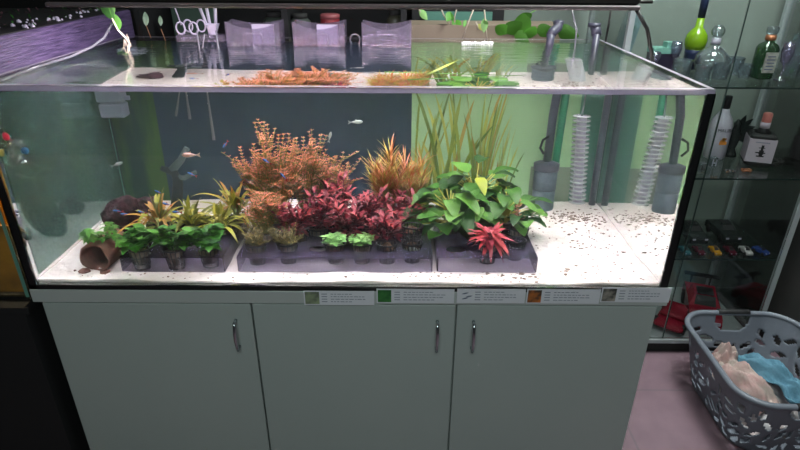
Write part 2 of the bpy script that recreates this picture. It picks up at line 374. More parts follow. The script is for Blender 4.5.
# ------------------------------------------------------------------ acrylic plant trays
TZ = .816
def tray(x0, x1, y0, y1, label, holes):
    """flat smoked sheet with round holes and folded skirts"""
    t = thing('plant_tray', label, 'tray', ((x0+x1)/2, (y0+y1)/2, SZ), group='acrylic plant trays on the sand')
    cx, cy = (x0+x1)/2, (y0+y1)/2
    import bmesh
    # top sheet with holes by triangle fill
    bm = bmesh.new()
    edges = []
    def loop(pts):
        vv = [bm.verts.new((p[0]-cx, p[1]-cy, TZ-SZ)) for p in pts]
        for i in range(len(vv)): edges.append(bm.edges.new((vv[i], vv[(i+1) % len(vv)])))
    loop([(x0, y0), (x1, y0), (x1, y1), (x0, y1)])
    for hx, hy, hr in holes: loop([(hx+hr*math.cos(2*PI*k/20), hy+hr*math.sin(2*PI*k/20)) for k in range(20)])
    bmesh.ops.triangle_fill(bm, use_beauty=True, use_dissolve=False, edges=edges)
    r = bmesh.ops.extrude_face_region(bm, geom=bm.faces[:])
    for e in r['geom']:
        if isinstance(e, bmesh.types.BMVert): e.co.z -= .003
    bmesh.ops.recalc_face_normals(bm, faces=bm.faces)
    me = bpy.data.meshes.new('top_sheet'); bm.to_mesh(me); bm.free(); me.materials.append(M['tray'])
    o = bpy.data.objects.new('top_sheet', me); COL.objects.link(o); o.parent = t
    h = TZ-SZ
    MB().box((x0-cx, y0-cy-.003, 0.001), (x1-cx, y0-cy, h)).build('front_skirt', M['skirt'], t)
    for xa in (x0-.003, x1): MB().box((xa-cx, y0-cy, 0.001), (xa+.003-cx, y1-cy, h)).build('side_leg', 'tray', t)
    return t
M['skirt'] = sheet('smoked_acrylic_skirt', (.86, .84, .92), (.42, .38, .50), .10, .04, .1)

def net_pot(parent=None, h=.056, r=.0275, wool=True):
    m = MB(); r2 = r*.68
    for rr, z, q in ((r, h, .0022), (r*.90, h*.62, .0013), (r*.80, h*.3, .0013), (r2, .0015, .0018)):
        m.tube([(rr*math.cos(2*PI*k/18), rr*math.sin(2*PI*k/18), z) for k in range(18)], q, 5, closed=True)
    for k in range(14):
        a = 2*PI*k/14; m.tube([(r*math.cos(a), r*math.sin(a), h), (r2*math.cos(a), r2*math.sin(a), .0015)], .0014, 4)
    m.lathe([(r2*.96, .001), (r2*.96, .003)], 14)
    o = m.build('pot', 'pot', parent)
    if wool: MB().lathe([(r2*.85, .003), (r*.8, h*.55), (r*.85, h*.9), (r*.5, h*.97)], 12).build('rock_wool', 'wool', o)
    return o
POTTOP = .056
def plant_at(name, px, py, label, cat='plant', group=None, z=None, foot=None, yy=None):
    """foot of the pot from where its rim shows"""
    p = U(px, py, z=TZ+.017) if foot is None else U(px, foot, z=TZ+.017-POTTOP)
    POTS.append((p.x, p.y))
    return thing(name, label, cat, (p.x, p.y, TZ+.017-POTTOP), R(0, 6), group)
Z0 = POTTOP-.004

def fol_bushy(t, n=26, spread=.045, h=.05, L=.026, W=.018, mats=('g1', 'g2', 'g3'), stems=9):
    m = MB()
    for s in range(stems):
        a = R(0, 2*PI); r = spread*math.sqrt(random.random()); hh = h*R(.45, 1)*(1-.35*r/spread)
        top = Vector((r*math.cos(a), r*math.sin(a), Z0+hh)); b0 = Vector((top.x*.25, top.y*.25, Z0))
        m.tube([b0, (b0+top)/2+Vector((0, 0, .004)), top], .0011, 4, len(mats)-1)
        k = max(3, n//stems*2)
        for i in range(k):
            f = R(.35, 1); p = b0.lerp(top, f); aa = R(0, 2*PI)
            m.leaf(p, (math.cos(aa), math.sin(aa), R(.1, .8)), L*R(.7, 1.15), W*R(.8, 1.1), R(.1, .5), random.randrange(len(mats)), 4, 2)
    return m.build('foliage', list(mats), t)
def fol_sword(t, n=16, L=.10, W=.014, mats=('y1', 'y2', 'y3'), up=.9, droop=.5, shape=1, z=Z0):
    m = MB()
    for i in range(n):
        a = i*2.4+R(-.3, .3); e = R(.25, 1)*up
        m.leaf((R(-.006, .006), R(-.006, .006), z), (math.cos(a)*(1-e*.6), math.sin(a)*(1-e*.6), e), L*R(.65, 1.1), W*R(.8, 1.2), droop*R(.4, 1.2), random.randrange(len(mats)), 7, shape, wav=.04)
    return m.build('foliage', list(mats), t)
def stemplant(m, b0, top, pairs, L, W, pick, stemmi, whorl=2, droop=.3, shape=1, seg=3, lift=.35, taper=.5, fold=.25, wav=0, bend=.015):
    b0, top = Vector(b0), Vector(top); mid = (b0+top)/2+Vector((R(-bend, bend), R(-bend, bend), 0))
    P = [b0.lerp(mid, t).lerp(mid.lerp(top, t), t) for t in [k/6 for k in range(7)]]
    m.tube(P, .0012, 4, stemmi)
    for i in range(pairs):
        f = (i+.5)/pairs; p = b0.lerp(mid, f).lerp(mid.lerp(top, f), f); a0 = R(0, PI)
        for w in range(whorl):
            a = a0+2*PI*w/whorl+R(-.2, .2)
            l = L*(1-taper*f*f)*R(.8, 1.15)
            m.leaf(p, (math.cos(a), math.sin(a), lift+f*.5), l, W*R(.8, 1.15), droop*R(.3, 1.2), pick(f), seg, shape, fold, wav=wav)

POTS = []
# --- front row, left tray: broad green plants
for (px, py, lb) in ((143, 268, 'bushy bright green plant in the pot nearest the terracotta tube'), (177, 268, 'bushy bright green potted plant, middle of three in the front row'), (211, 266, 'bushy bright green potted plant, next to the right edge of the left tray')):
    t = plant_at('potted_plant', px, 0, lb, group='broad-leaved green plants in the front of the left tray', foot=py); net_pot(t)
    fol_bushy(t, 95, .054, .078, .034, .025, ('g1', 'g2', 'g3', 'g1'), 19)
# --- second row left: yellow green swords
for (px, py, n, L_, mm, lb) in ((160, 226, 46, .150, ('y1', 'yo', 'y3', 'yo'), 'orange-tinged grassy plant beside the dark red rock'), (192, 226, 42, .150, ('y1', 'y2', 'y3'), 'yellow-green strappy plant behind the green pots'),
                           (221, 227, 34, .120, ('y1', 'y2', 'y3'), 'yellow-green rosette in the slotted pot at the right edge of the left tray'), (236, 214, 40, .160, ('y1', 'y2', 'yo'), 'yellow-green strappy plant with a long arching leaf near the orange bush')):
    t = plant_at('potted_plant', px, py, lb, group='yellow-green strappy plants in the left tray'); net_pot(t)
    fol_sword(t, n+14, L_*1.12, .0125, mm, 1.5, .8)
    if 'arching' in lb:
        m = MB(); m.leaf((0, 0, Z0+.02), Vector((-1, 0, 1.1)), .19, .013, .55, 0, 12, 3)
        o = m.build('long_leaf', 'y2', t); o.rotation_euler = (0, 0, -t.rotation_euler.z)
# --- middle tray front row
for (px, py, lb) in ((258, 263, 'spiky olive-brown plant, outer one of the pair at the front of the middle tray'), (289, 262, 'spiky olive-brown plant beside the white oval hole of the middle tray')):
    t = plant_at('potted_plant', px, 0, lb, group='spiky olive plants at the front of the middle tray', foot=py); net_pot(t)
    m = MB()
    for s in range(30):
        a = R(0, 6.28); stemplant(m, (0, 0, Z0), (math.cos(a)*R(.01, .055), math.sin(a)*R(.01, .05), Z0+R(.01, .06)), 10, .016, .0042, lambda f: random.randrange(3), 3, 3, .2, seg=2)
    m.build('foliage', ['ol1', 'ol2', 'ol3'], t)
for (px, py, lb) in ((336, 262, 'small pale green rosette in a black pot, nearer the olive plants'), (362, 262, 'small pale green rosette in a black pot, nearer the empty pots')):
    t = plant_at('potted_plant', px, 0, lb, group='pale green rosettes at the front of the middle tray', foot=py); net_pot(t)
    fol_bushy(t, 90, .032, .036, .018, .014, ('lg1', 'lg2', 'lg1'), 20)
def bare_pot(px, py, lb, dz=0, dx=0, dy=0):
    t = plant_at('net_pot', px, 0, lb, 'pot', 'empty net pots at the right end of the middle tray', foot=py); t.location.z += dz; t.location.x += dx; t.location.y += dy
    o = net_pot(t, wool=False)
    m = MB()
    for k in range(5):
        a = R(0, 6.28); m.tube([(.02*math.cos(a), .02*math.sin(a), .04), (R(-.01, .01), R(-.01, .01), .056), (-.022*math.cos(a+.7), -.022*math.sin(a+.7), .042)], .0012, 4)
    m.build('root', 'brownstem', t)
bare_pot(387, 262, 'empty black net pot with bare reddish roots beside the pale green rosette')
bare_pot(412, 261, 'empty net pot with bare roots, lower of two stacked at the tray end')
bare_pot(412, 261, 'empty black net pot stacked on the end pot of the middle tray', dz=.0475, dy=.004)

# --- crimson plants
reds = [(297, 234, .085, 'crimson ruffled plant, the one leaning its long leaves toward the olive plants'), (318, 228, .105, 'crimson ruffled plant directly in front of the lowest orange bush'), (347, 236, .11, 'crimson ruffled plant behind the two pale green rosettes'), (386, 238, .08, 'crimson ruffled plant behind the single empty net pot'), (404, 224, .085, 'crimson ruffled plant under the fine orange-yellow needle plant'), (338, 216, .13, 'tallest crimson ruffled plant in the back of the red row'), (370, 224, .10, 'crimson ruffled plant in front of the larger needle fountain')]
for px, py, hh, lb in reds:
    t = plant_at('red_plant', px, py, lb, group='crimson plants across the middle tray'); net_pot(t)
    m = MB()
    for s in range(17):
        a = R(0, 6.28); r = R(.012, .058); b0 = (R(-.008, .008), R(-.008, .008), Z0); tp = (math.cos(a)*r, math.sin(a)*r, Z0+hh*R(.5, 1))
        stemplant(m, b0, tp, 6, .062, .0100, lambda f: random.choice((0, 0, 1, 1, 2)) if f < .8 else random.choice((1, 1, 3)), 2, 2, .5, 1, 5, .7, .35, .3, .14)
    m.build('foliage', ['r1', 'r2', 'r3', 'r4'], t)
# long crimson arms leaning left over the tray
# --- big orange rotala bushes
def rot_pick(f):
    if f < .35: return random.choice((3, 3, 2))
    if f < .6: return random.choice((3, 2, 0, 2))
    if f < .82: return random.choice((0, 2, 0, 2, 1))
    return random.choice((1, 1, 0, 4))
def rotala(px, py, h, spread, n, lb, lean=(0, 0), nodes=13):
    t = plant_at('stem_plant', px, py, lb, group='orange feathery stem plants'); t.rotation_euler = (0, 0, 0)
    net_pot(t); m = MB()
    for s in range(n):
        a = R(0, 6.28); r = spread*math.sqrt(random.random()); hh = h*R(.5, 1)*(1-.35*(r/spread)**2)
        b0 = Vector((R(-.012, .012), R(-.012, .012), Z0)); tp = Vector((math.cos(a)*r+lean[0], math.sin(a)*r*1.05+lean[1], Z0+hh))
        stemplant(m, b0, tp, nodes, .0135, .0034, rot_pick, 3, 5, .15, 1, 2, .2, .3, .1, bend=.04)
        for q in range(3):
            f = R(.45, .85); s0 = b0.lerp(tp, f); aa = R(0, 6.28); ll = R(.025, .06)
            f0 = hh*f/h
            stemplant(m, s0, s0+Vector((math.cos(aa)*ll, math.sin(aa)*ll*.7, ll*R(.3, 1.1))), 6, .0125, .0034, lambda g: rot_pick(min(1, .45+.55*g)), 3, 5, .2, 1, 2, .2, .3, .1, bend=.01)
    m.build('foliage', ['o1', 'o2', 'o3', 'o4', 'pk'], t)
rotala(276, 222, .300, .105, 54, 'tallest orange feathery bush, leaning toward the back left of the tank', (-.012, .06), 24)
rotala(309, 214, .265, .075, 34, 'orange-pink feathery bush right beside the tallest one', (.0, .07), 21)
rotala(324, 210, .185, .075, 28, 'lower orange feathery bush bending toward the needle grass', (.03, .05), 15)
rotala(266, 232, .15, .055, 28, 'short green-brown feathery bush at the foot of the tallest orange one', (0, 0), 12)
# --- needle grass
for px, py, n, h, lb in ((388, 210, 15, .175, 'fountain of fine orange needle leaves in front of the dark background'), (412, 208, 10, .135, 'fine orange-yellow needle plant tucked against the big green leaves')):
    t = plant_at('needle_plant', px, py, lb, group='orange needle-leaved plants'); net_pot(t)
    m = MB()
    for s in range(n):
        a = R(0, 6.28); rr_ = R(.01, .08); b0 = Vector((0, 0, Z0)); tp = Vector((math.cos(a)*rr_, math.sin(a)*rr_*.7, Z0+h*R(.45, 1)))
        m.tube([b0, tp], .0013, 4, 1)
        for q in range(15):
            f = (q+1)/15; c_ = b0.lerp(tp, f)
            for w_ in range(7):
                aa = R(0, 6.28); m.leaf(c_, (math.cos(aa), math.sin(aa), R(.2, 1.0)+f*.8), R(.045, .085), .003, R(0, .35), random.choice((0, 0, 1, 2, 2, 3)) if f > .4 else random.choice((0, 2, 4)), 3, 1, .1)
    m.build('foliage', ['yo', 'o1', 'y2', 'o2', 'y3'], t)
# --- big green broad leaved plant
def broad(px, py, n, spread, h, L_, W_, lb):
    t = plant_at('broad_leaf_plant', px, py, lb, group='large broad-leaved green plants'); t.rotation_euler = (0, 0, 0); net_pot(t)
    m = MB(); st_ = MB()
    for s in range(n):
        a = R(0, 6.28); r = spread*math.sqrt(R(.05, 1)); hh = h*R(.25, 1)*(1-.45*(r/spread)**2)
        tip = Vector((math.cos(a)*r, math.sin(a)*r*.75, Z0+hh-.015))
        st_.tube([(0, 0, Z0), (tip.x*.3, tip.y*.3, Z0+hh*.6), tip], .0017, 5)
        aa = a+R(-.8, .8)
        m.leaf(tip, (math.cos(aa), math.sin(aa), R(-.1, .6)), L_*R(.75, 1.15), W_*R(.8, 1.15), R(.15, .7), random.choice((0, 0, 1, 1, 2, 2)), 7, 2, .3, wav=.04)
    st_.build('stem', 'bs', t); m.build('foliage', ['b1', 'b2', 'b3'], t)
    return t
broad(450, 226, 66, .095, .150, .074, .054, 'big green broad-leaved plant in front of the tall ribbon grass')
broad(505, 222, 50, .085, .140, .070, .046, 'big green broad-leaved plant with leaves hanging over the tray end')
t = broad(474, 212, 46, .085, .195, .072, .052, 'tallest green broad-leaved plant, with one yellow leaf')
m = MB(); m.leaf((0, -.06, .18), (.3, -1, -.2), .055, .034, .5, 0, 7, 2); tag(m.build('yellow_leaf', 'b4', t), 'yellowing leaf')
# --- bright red small plant right tray
t = plant_at('red_plant', 487, 0, 'bright scarlet spidery plant at the front of the right tray', foot=262); net_pot(t)
m = MB()
for s in range(80):
    a = R(0, 6.28); e = R(.1, 1.3)
    m.leaf((R(-.008, .008), R(-.008, .008), Z0+R(0, .03)), (math.cos(a), math.sin(a), e), R(.05, .085), .0105, R(.2, .9), random.randrange(4), 6, 1, .2, wav=.06)
m.build('foliage', ['r4', 'r2', 'r4', leafm('r5', (.62, .07, .11))], t)
# empty pot in right tray
t = plant_at('net_pot', 516, 240, 'empty black net pot sunk in the far end of the right tray', 'pot'); net_pot(t, wool=False)
# pinkish stem plant
t = plant_at('stem_plant', 519, 228, 'small pink-tipped stem plant at the end of the right tray'); net_pot(t); m = MB()
for s in range(7):
    a = R(0, 6.28); stemplant(m, (0, 0, Z0), (math.cos(a)*.022, math.sin(a)*.02, Z0+R(.04, .105)), 6, .018, .006, lambda f: 0 if f > .55 else random.choice((1, 2)), 2, 3, .2)
m.build('foliage', [leafm('pk2', (.75, .32, .24)), 'ol2', 'brownstem'], t)
# --- vallisneria ribbons
t_ = U(462, 200, z=SZ+.02)
vals = [(424, 182, 'ribbon grass clump nearest the needle plant, its blades reaching the surface'), (449, 186, 'tall ribbon grass clump rising behind the big green leaves'), (480, 184, 'densest tall ribbon grass clump at the back of the tank'), (500, 186, 'shorter ribbon grass clump with bent blades near the grey filter')]
for k, (px, py, lb) in enumerate(vals):
    p = U(px, py, y=.58); t = thing('ribbon_grass', lb, 'plant', (p.x, .58, SZ), R(0, 1), 'tall ribbon grass clumps'); m = MB()
    for s in range((9, 14, 28, 16)[k]):
        a = R(0, 6.28); h = R(.55, 1)*(.44, .46, .46, .30)[k]; lean = R(.02, .22); bx = R(-.09, .09)
        dz_ = Vector((math.cos(a)*lean, math.sin(a)*lean*.5, 1)).normalized(); hh = min(h, (WZ-.03-SZ)/dz_.z)
        m.leaf((R(-.03, .03), R(-.015, .015), -.003), dz_, hh, R(.006, .0105), .06 if hh == h else 0, random.choice((0, 0, 1, 1, 2, 3)), 16, 4, .12, up=(R(-.4, .4), 1, 0), bend=(bx, R(-.03, .01), 0))
    m.build('foliage', ['v1', 'v2', 'v3', 'v4'], t)
# --- floating leaves at the surface
fl_specs = [(470, 78, .30, .3, 'green ribbon leaf floating near the front rim over the ribbon grass'), (440, 74, .28, -.5, 'green ribbon leaf floating at an angle over the needle plant'), (450, 66, .26, 2.6, 'olive ribbon leaf floating just below the waterline further back')]
for px, py, L_, a, lb in fl_specs:
    p = A(px, py, z=WZ); m = MB(); m.leaf((-L_/2, 0, 0), (1, .1, 0), L_, .012, 0, 0, 10, 3, .1, wav=.2)
    o = m.build('floating_leaf', 'g2' if 'olive' not in lb else 'v1'); o.location = (p.x, p.y, WZ-.006); o.rotation_euler = (0, 0, a*.4); tag(o, lb, 'leaf', 'loose ribbon leaves floating at the surface')

def tray_for(x0, x1, y0, y1, lb, extra):
    hs = list(extra)
    for x, y in POTS:
        if x0+.02 < x < x1-.02 and y0 < y < y1+.05:
            x_, y_ = min(max(x, x0+.028), x1-.028), min(max(y, y0+.028), y1-.028)
            if all(math.hypot(x_-h[0], y_-h[1]) > h[2]+.0255 for h in hs): hs.append((x_, y_, .0245))
    return tray(x0, x1, y0, y1, lb, hs)
tray_for(-.588, -.327, .078, .44, 'left plant tray, crowded with green and yellow-green pots', [])
tray_for(-.288, .212, .082, .44, 'middle plant tray, the longest, holding red and pale green pots', [(-.085, .15, .026)])
tray_for(.230, .484, .088, .40, 'right plant tray with empty round holes and a small red plant', [(.278, .15, .026)])
# ------------------------------------------------------------------ terracotta tube, rocks, wood
p = U(97, 271, z=SZ+.002); q = U(121, 243, z=SZ+.002)
dirv = Vector((q.x-p.x, q.y-p.y, 0)); ang = math.atan2(dirv.y, dirv.x)
t = thing('terracotta_tube', 'brown terracotta cave tube lying on the sand, open end forward', 'ornament', (p.x, p.y+.005, SZ), ang-.12)
r0, r1 = .040, .034; Ln = .145; m = MB(); n = 26
prof = [(0, r0), (Ln, r0), (Ln, r1), (0, r1)]; vs = []; fs = []
for (l, r) in prof:
    for i in range(n):
        a = 2*PI*i/n; rr = r*(1+.03*math.sin(3*a+l*20)); vs.append((l+(.006*math.sin(a*4) if l < .01 else 0), rr*math.cos(a), r0-.003+rr*math.sin(a)))
for k in range(4):
    for i in range(n): j = (k+1) % 4; fs.append((k*n+i, k*n+(i+1) % n, j*n+(i+1) % n, j*n+i))
m.add(vs, fs, 0, True); m.build('tube_body', 'clay', t)
MB().ball((-.012, .03, .004), .016, 0, 8, (1.3, 1, .35), .15).build('clay_shard', 'clay', t); MB().ball((-.01, -.025, .003), .013, 0, 8, (1.5, 1, .3), .2).build('clay_shard', 'clay', t)
pp = thing('fern', 'small green leafy plant growing on top of the terracotta tube', 'plant', (p.x+.022, p.y+.045, SZ+r0*2-.004)); m = MB()
for s in range(22):
    a = R(0, 6.28); st_ = Vector((math.cos(a)*.032-.008, math.sin(a)*.024, R(.004, .040))); m.tube([(0, 0, 0), st_], .001, 4, 1)
    for k in range(5): aa = R(0, 6.28); m.leaf(st_, (math.cos(aa), math.sin(aa), R(0, .6)), .024, .013, .4, random.choice((0, 1, 2)), 4, 2)
m.build('foliage', ['g2', 'g1', 'b2'], pp)

def rock(name, px, py, yy, rad, sc, mname, lb, seed=0, jag=.25):
    random.seed(100+seed); c = U(px, py, y=yy)
    m = MB(); n = 16; h = 11; vs = []; fs = []; offs = [Vector((R(-1, 1), R(-1, 1), R(-1, 1))).normalized() for _ in range(9)]
    for j in range(h+1):
        ph = PI*j/h
        for i in range(n):
            a = 2*PI*i/n; d = Vector((math.sin(ph)*math.cos(a), math.sin(ph)*math.sin(a), -math.cos(ph)))
            k = 1+jag*sum(max(0, d.dot(o)-.5)*(1 if x % 2 else -1)*1.4 for x, o in enumerate(offs))+R(-.05, .05)
            vs.append((d.x*rad*k*sc[0], d.y*rad*k*sc[1], max(-.002, (d.z+.75)*rad*k*sc[2])))
    for j in range(h):
        for i in range(n): fs.append((j*n+i, j*n+(i+1) % n, (j+1)*n+(i+1) % n, (j+1)*n+i))
    m.add(vs, fs, 0, False); o = m.build(name, mname); o.location = (c.x, yy, SZ); tag(o, lb, 'rock'); return o
rock('lava_rock', 117, 222, .40, .052, (.92, .6, 1.15), 'lava', 'dark reddish porous rock standing between the clay tube and the yellow plants', 1, .5)
rock('dark_rock', 150, 205, .62, .034, (1.3, .8, .8), 'lava', 'low dark rock at the back behind the orange-tinged grassy plant', 2, .4)
rock('grey_pebble', 135, 219, .36, .016, (1, .8, 1.2), 'grey_filter', 'small grey stone beside the dark red rock', 3, .2)
random.seed(21)
# pale Y shaped driftwood
c = U(172, 182, y=.64); t = thing('driftwood', 'pale grey Y-shaped driftwood piece in front of the dark background', 'driftwood', (c.x, .64, SZ))
def Lc(px, py, y): q = U(px, py, y=y); return (q.x-c.x, q.y-.64, q.z-SZ)
m = MB(); m.tube([(.0, 0, .0), Lc(178, 182, .64), Lc(174, 172, .64), Lc(161, 168, .64)], [.02, .016, .014, .008], 8); m.build('trunk', mat('dark_wood', (.012, .02, .025), .9, (.03, .035, .035), 20), t)
m = MB(); m.tube([Lc(172, 170, .64), Lc(181, 160, .64), Lc(187, 148, .64)], [.013, .011, .009], 8); m_pale = mat('pale_wood', (.10, .14, .14), .8, (.07, .10, .10), 20); m.build('branch', m_pale, t)
m = MB(); m.tube([Lc(174, 176, .64), Lc(184, 178, .64), Lc(196, 172, .64)], [.010, .008, .006], 8); m.build('branch', m_pale, t)

# ------------------------------------------------------------------ filters, pipes, spiral
def filt(px, pytop, yy, lb):
    a = U(px, pytop, y=yy)
    t = thing('sponge_filter', lb, 'filter', (a.x, yy, SZ)); r = .036; H = a.z-SZ
    MB().lathe([(r*.95, 0), (r, .004), (r, H*.42), (r*.96, H*.43)], 28).build('sponge', 'grey_filter', t)
    MB().lathe([(r*.9, H*.43), (r*1.02, H*.44), (r*1.02, H*.84), (r*.7, H*.87)], 28).build('canister', 'grey_filter', t)
    MB().lathe([(r*1.1, H*.84), (r*1.12, H*.86), (r*1.12, H*.97), (r*.8, H*1.0), (.014, H*1.02)], 28).build('cap', 'dark_pipe', t)
    return t, H, a.x
t, H, fx = filt(547, 162, .66, 'grey cylindrical sponge filter standing on the sand by the green leaves')
m = MB(); ex = .62
m.tube([(0, 0, H), (.004, .01, H+.15), (ex-fx, .06, WZ-SZ+.01), (ex-fx, .065, 1.285-SZ)], .013, 12); m.build('riser_pipe', 'dark_pipe', t)
m = MB(); m.tube([(ex-fx, .065, 1.280-SZ), (ex-fx+.008, .075, 1.292-SZ), (ex-fx+.03, .10, 1.302-SZ), (ex-fx+.034, .112, 1.318-SZ)], .0155, 12); m.lathe([(.018, 0), (.018, .012)], 14, X=T(ex-fx+.034, .112, 1.311-SZ)); m.build('elbow', 'dark_pipe', t)
m = MB(); m.tube([(-.016, -.012, H+.03), (-.03, -.02, H+.05), (-.024, -.02, H+.075), (-.006, -.012, H+.085)], .004, 8); m.build('clip', 'pot', t)
m = MB(); m.tube([(.05, .068, 0), (.055, .068, .2), (.062, .068, WZ-SZ-.02)], .012, 12)
o = m.build('green_pipe', 'green_pipe'); o.location = (fx-.012, .66, SZ); tag(o, 'glossy green upright pipe behind the grey sponge filter', 'pipe')
# second pipe by the right corner
t = thing('return_pipe', 'dark grey upright pipe with an elbow at the right back corner of the tank', 'pipe', (.767, .715, SZ))
MB().tube([(0, 0, 0), (0, 0, .25), (0, .0, 1.29-SZ)], .011, 12).build('riser_pipe', 'dark_pipe', t)
m = MB(); m.tube([(0, 0, 1.285-SZ), (0, .01, 1.297-SZ), (-.006, .018, 1.315-SZ)], .016, 12); m.lathe([(.02, 0), (.021, .012)], 14, X=T(-.006, .018, 1.308-SZ)); m.build('elbow', 'dark_pipe', t)
# air driven spiral media reactor
a0 = U(577, 203, y=.60); a1 = U(582, 116, y=.60)
t = thing('spiral_diffuser', 'clear upright stack of thin rings hanging near the right back corner', 'diffuser', (a0.x, .60, a0.z))
H = a1.z-a0.z; dx = a1.x-a0.x
m = MB(); K = 21
for k in range(K):
    z = .004+H*k/(K-1)*.985; xo = dx*k/(K-1)
    rr = .0262; m.lathe([(rr*.55, z-.0009), (rr, z-.0012), (rr, z+.0012), (rr*.55, z+.0009)], 20, X=T(xo, 0, 0), cap=False)
m.build('ring_stack', sheet('milky_plastic', (.85, .88, .88), (.80, .84, .86), .7, .12, .1), t)
m = MB(); m.tube([(0, 0, .0), (dx, 0, H)], .0145, 12); m.build('core_tube', 'white_plastic', t)
m = MB(); m.tube([(dx, 0, H), (dx+.006, .01, H+.1), (dx+.0, .01, WZ+.06-a0.z), (dx-.03, .03, 1.40-a0.z)], .0028, 8); m.build('air_line', 'tube', t)

# grey box hanging on the left wall
c = U(97, 100, y=.66); t = thing('skimmer_box', 'pale grey plastic box hanging inside the left wall under the rim', 'filter', (-.735, .66, c.z-.05))
MB().box((-.037, -.025, .045), (.037, .03, .10), bev=.004).build('upper_box', M['grey_box'] if 'grey_box' in M else mat('grey_box', (.22, .26, .32), .5), t)
MB().box((-.032, -.028, 0), (.038, .026, .043), bev=.004).build('lower_box', bpy.data.materials['grey_box'], t)
MB().box((.0382, -.006, .05), (.054, .004, .062)).build('side_clip', bpy.data.materials['grey_box'], t)

# suspended pale sticks
for (xa, ya, xb, yb, w, lb) in ((180, 92, 176, 116, .0028, 'thin pale plastic stick dipping into the water, outer one'), (186, 92, 190, 119, .0034, 'thin pale plastic stick dipping into the water, longer of the close pair'), (207, 92, 214, 140, .0036, 'pale green tipped stick reaching deepest below the clear boxes')):
    a = U(xa, ya, y=.6); b = U(xb, yb, y=.6); o = MB()
    o.tube([(0, 0, WZ+.05-b.z), (0, 0, a.z-b.z), (0, 0, .02), (0, 0, 0)], [w*.7, w*.7, w*1.4, w*1.7], 8)
    ob = o.build('plastic_stick', 'tube'); ob.location = b; ob.rotation_euler = (0, (a.x-b.x)/(a.z-b.z)*.9, 0); tag(ob, lb, 'stick', 'thin sticks dipping into the water on the left')

# glass drop checker and thermometer on the front pane
t = thing('drop_checker', 'bent glass drop checker with a blue bulb hanging at the left front pane', 'aquarium gauge', U(20, 152, y=.035)); 
m = MB(); m.tube([(-.022, 0, -.012), (-.018, 0, .012), (-.008, 0, .024), (.006, 0, .022), (.014, 0, .012)], [.006, .007, .0075, .008, .009], 12); m.build('bent_tube', 'clearware', t)
m = MB(); m.tube([(.006, .0, .003), (.014, 0, .0035), (.020, 0, .006)], [.006, .0095, .004], 10); m.build('indicator_liquid', mat('blue_liquid', (.03, .12, .3), .2), t)
m = MB(); m.lathe([(.0165, 0), (.013, .004), (.004, .02)], 14, X=T(.0, 0, -.026)); m.build('glass_bell', 'clearware', t)
t = thing('suction_cup', 'green and brown suction cup clamp beside the glass drop checker', 'suction cup', U(2, 158, y=.035)); MB().lathe([(.012, 0), (.010, .006), (.004, .012)], 14, X=T(rx=-PI/2)).build('cup', mat('cup_green', (.10, .26, .22), .3), t); MB().tube([(0, 0, .004), (.0, .004, .02)], .008, 8).build('clamp', mat('cup_brown', (.28, .22, .05), .6), t)
a = U(3, 112, y=.035); b = U(8, 140, y=.035); t = thing('thermometer', 'slim glass tube with a red bulb above the drop checker', 'thermometer', b, rot=(0, -.25, 0))
MB().tube([(0, 0, .012), (0, 0, .085)], .0042, 10).build('glass_stem', 'clearware', t); MB().ball((0, 0, .008), .0085, sc=(.9, .9, 1.2)).build('bulb', mat('red_bulb', (.6, .01, .05), .3), t); MB().lathe([(.0045, -.012), (.005, .0)], 10).build('tip', 'pot', t)

# ------------------------------------------------------------------ fish
def fish(kind):
    mats = {'neon': [mat('neon_body', (.10, .14, .30), .25), mat('neon_red', (.5, .04, .05), .3), mat('neon_stripe', (.12, .32, .85), .2)],
            'orange': [mat('orange_body', (.55, .22, .16), .3), mat('orange_fin', (.55, .34, .26), .4), mat('orange_stripe', (.6, .35, .3), .3)],
            'silver': [mat('silver_body', (.42, .48, .46), .25), mat('silver_fin', (.35, .40, .40), .4), mat('silver_stripe', (.5, .55, .5), .3)]}[kind]
    t = thing('fish', 'x', 'fish')
    m = MB(); n = 12; K = 9; vs = []; fs = []; mi = []
    for k in range(K+1):
        u = k/K; r = math.sin(PI*min(1, u**.75*.94+.04))*.0048+.0004; x = (.5-u)*.03
        for i in range(n): a = 2*PI*i/n; vs.append((x, r*.55*math.cos(a), r*math.sin(a)))
    for k in range(K):
        for i in range(n):
            fs.append((k*n+i, k*n+(i+1) % n, (k+1)*n+(i+1) % n, (k+1)*n+i)); am = math.sin(2*PI*(i+.5)/n)
            mi.append(2 if am > .1 and am < .75 else (1 if k > 4 and am < .1 else 0))
    fs += [tuple(range(n-1, -1, -1)), tuple(K*n+i for i in range(n))]; mi += [0, 0]
    m.v = vs; m.f = fs; m.mi = mi; m.sm = [True]*len(fs); m.build('body', mats, t)
    MB().add([(-.0145, .0003, .0008), (-.024, .0003, .0055), (-.0215, .0003, 0), (-.024, .0003, -.0055), (-.0145, .0003, -.0008), (-.0145, -.0003, .0008), (-.024, -.0003, .0055), (-.0215, -.0003, 0), (-.024, -.0003, -.0055), (-.0145, -.0003, -.0008)], [(0, 1, 2, 3, 4), (9, 8, 7, 6, 5), (0, 5, 6, 1), (1, 6, 7, 2), (2, 7, 8, 3), (3, 8, 9, 4)]).build('tail_fin', mats[1], t)
    MB().add([(.002, .0002, .0042), (-.004, .0002, .0085), (-.005, .0002, .0040), (.002, -.0002, .0042), (-.004, -.0002, .0085), (-.005, -.0002, .0040)], [(0, 1, 2), (5, 4, 3), (0, 3, 4, 1), (1, 4, 5, 2)]).build('dorsal_fin', mats[1], t)
    mm = MB()
    for s_ in (-1, 1): mm.ball((.0115, s_*.0016, .0008), .0008, n=8)
    mm.build('eye', 'ink_black', t)
    return t
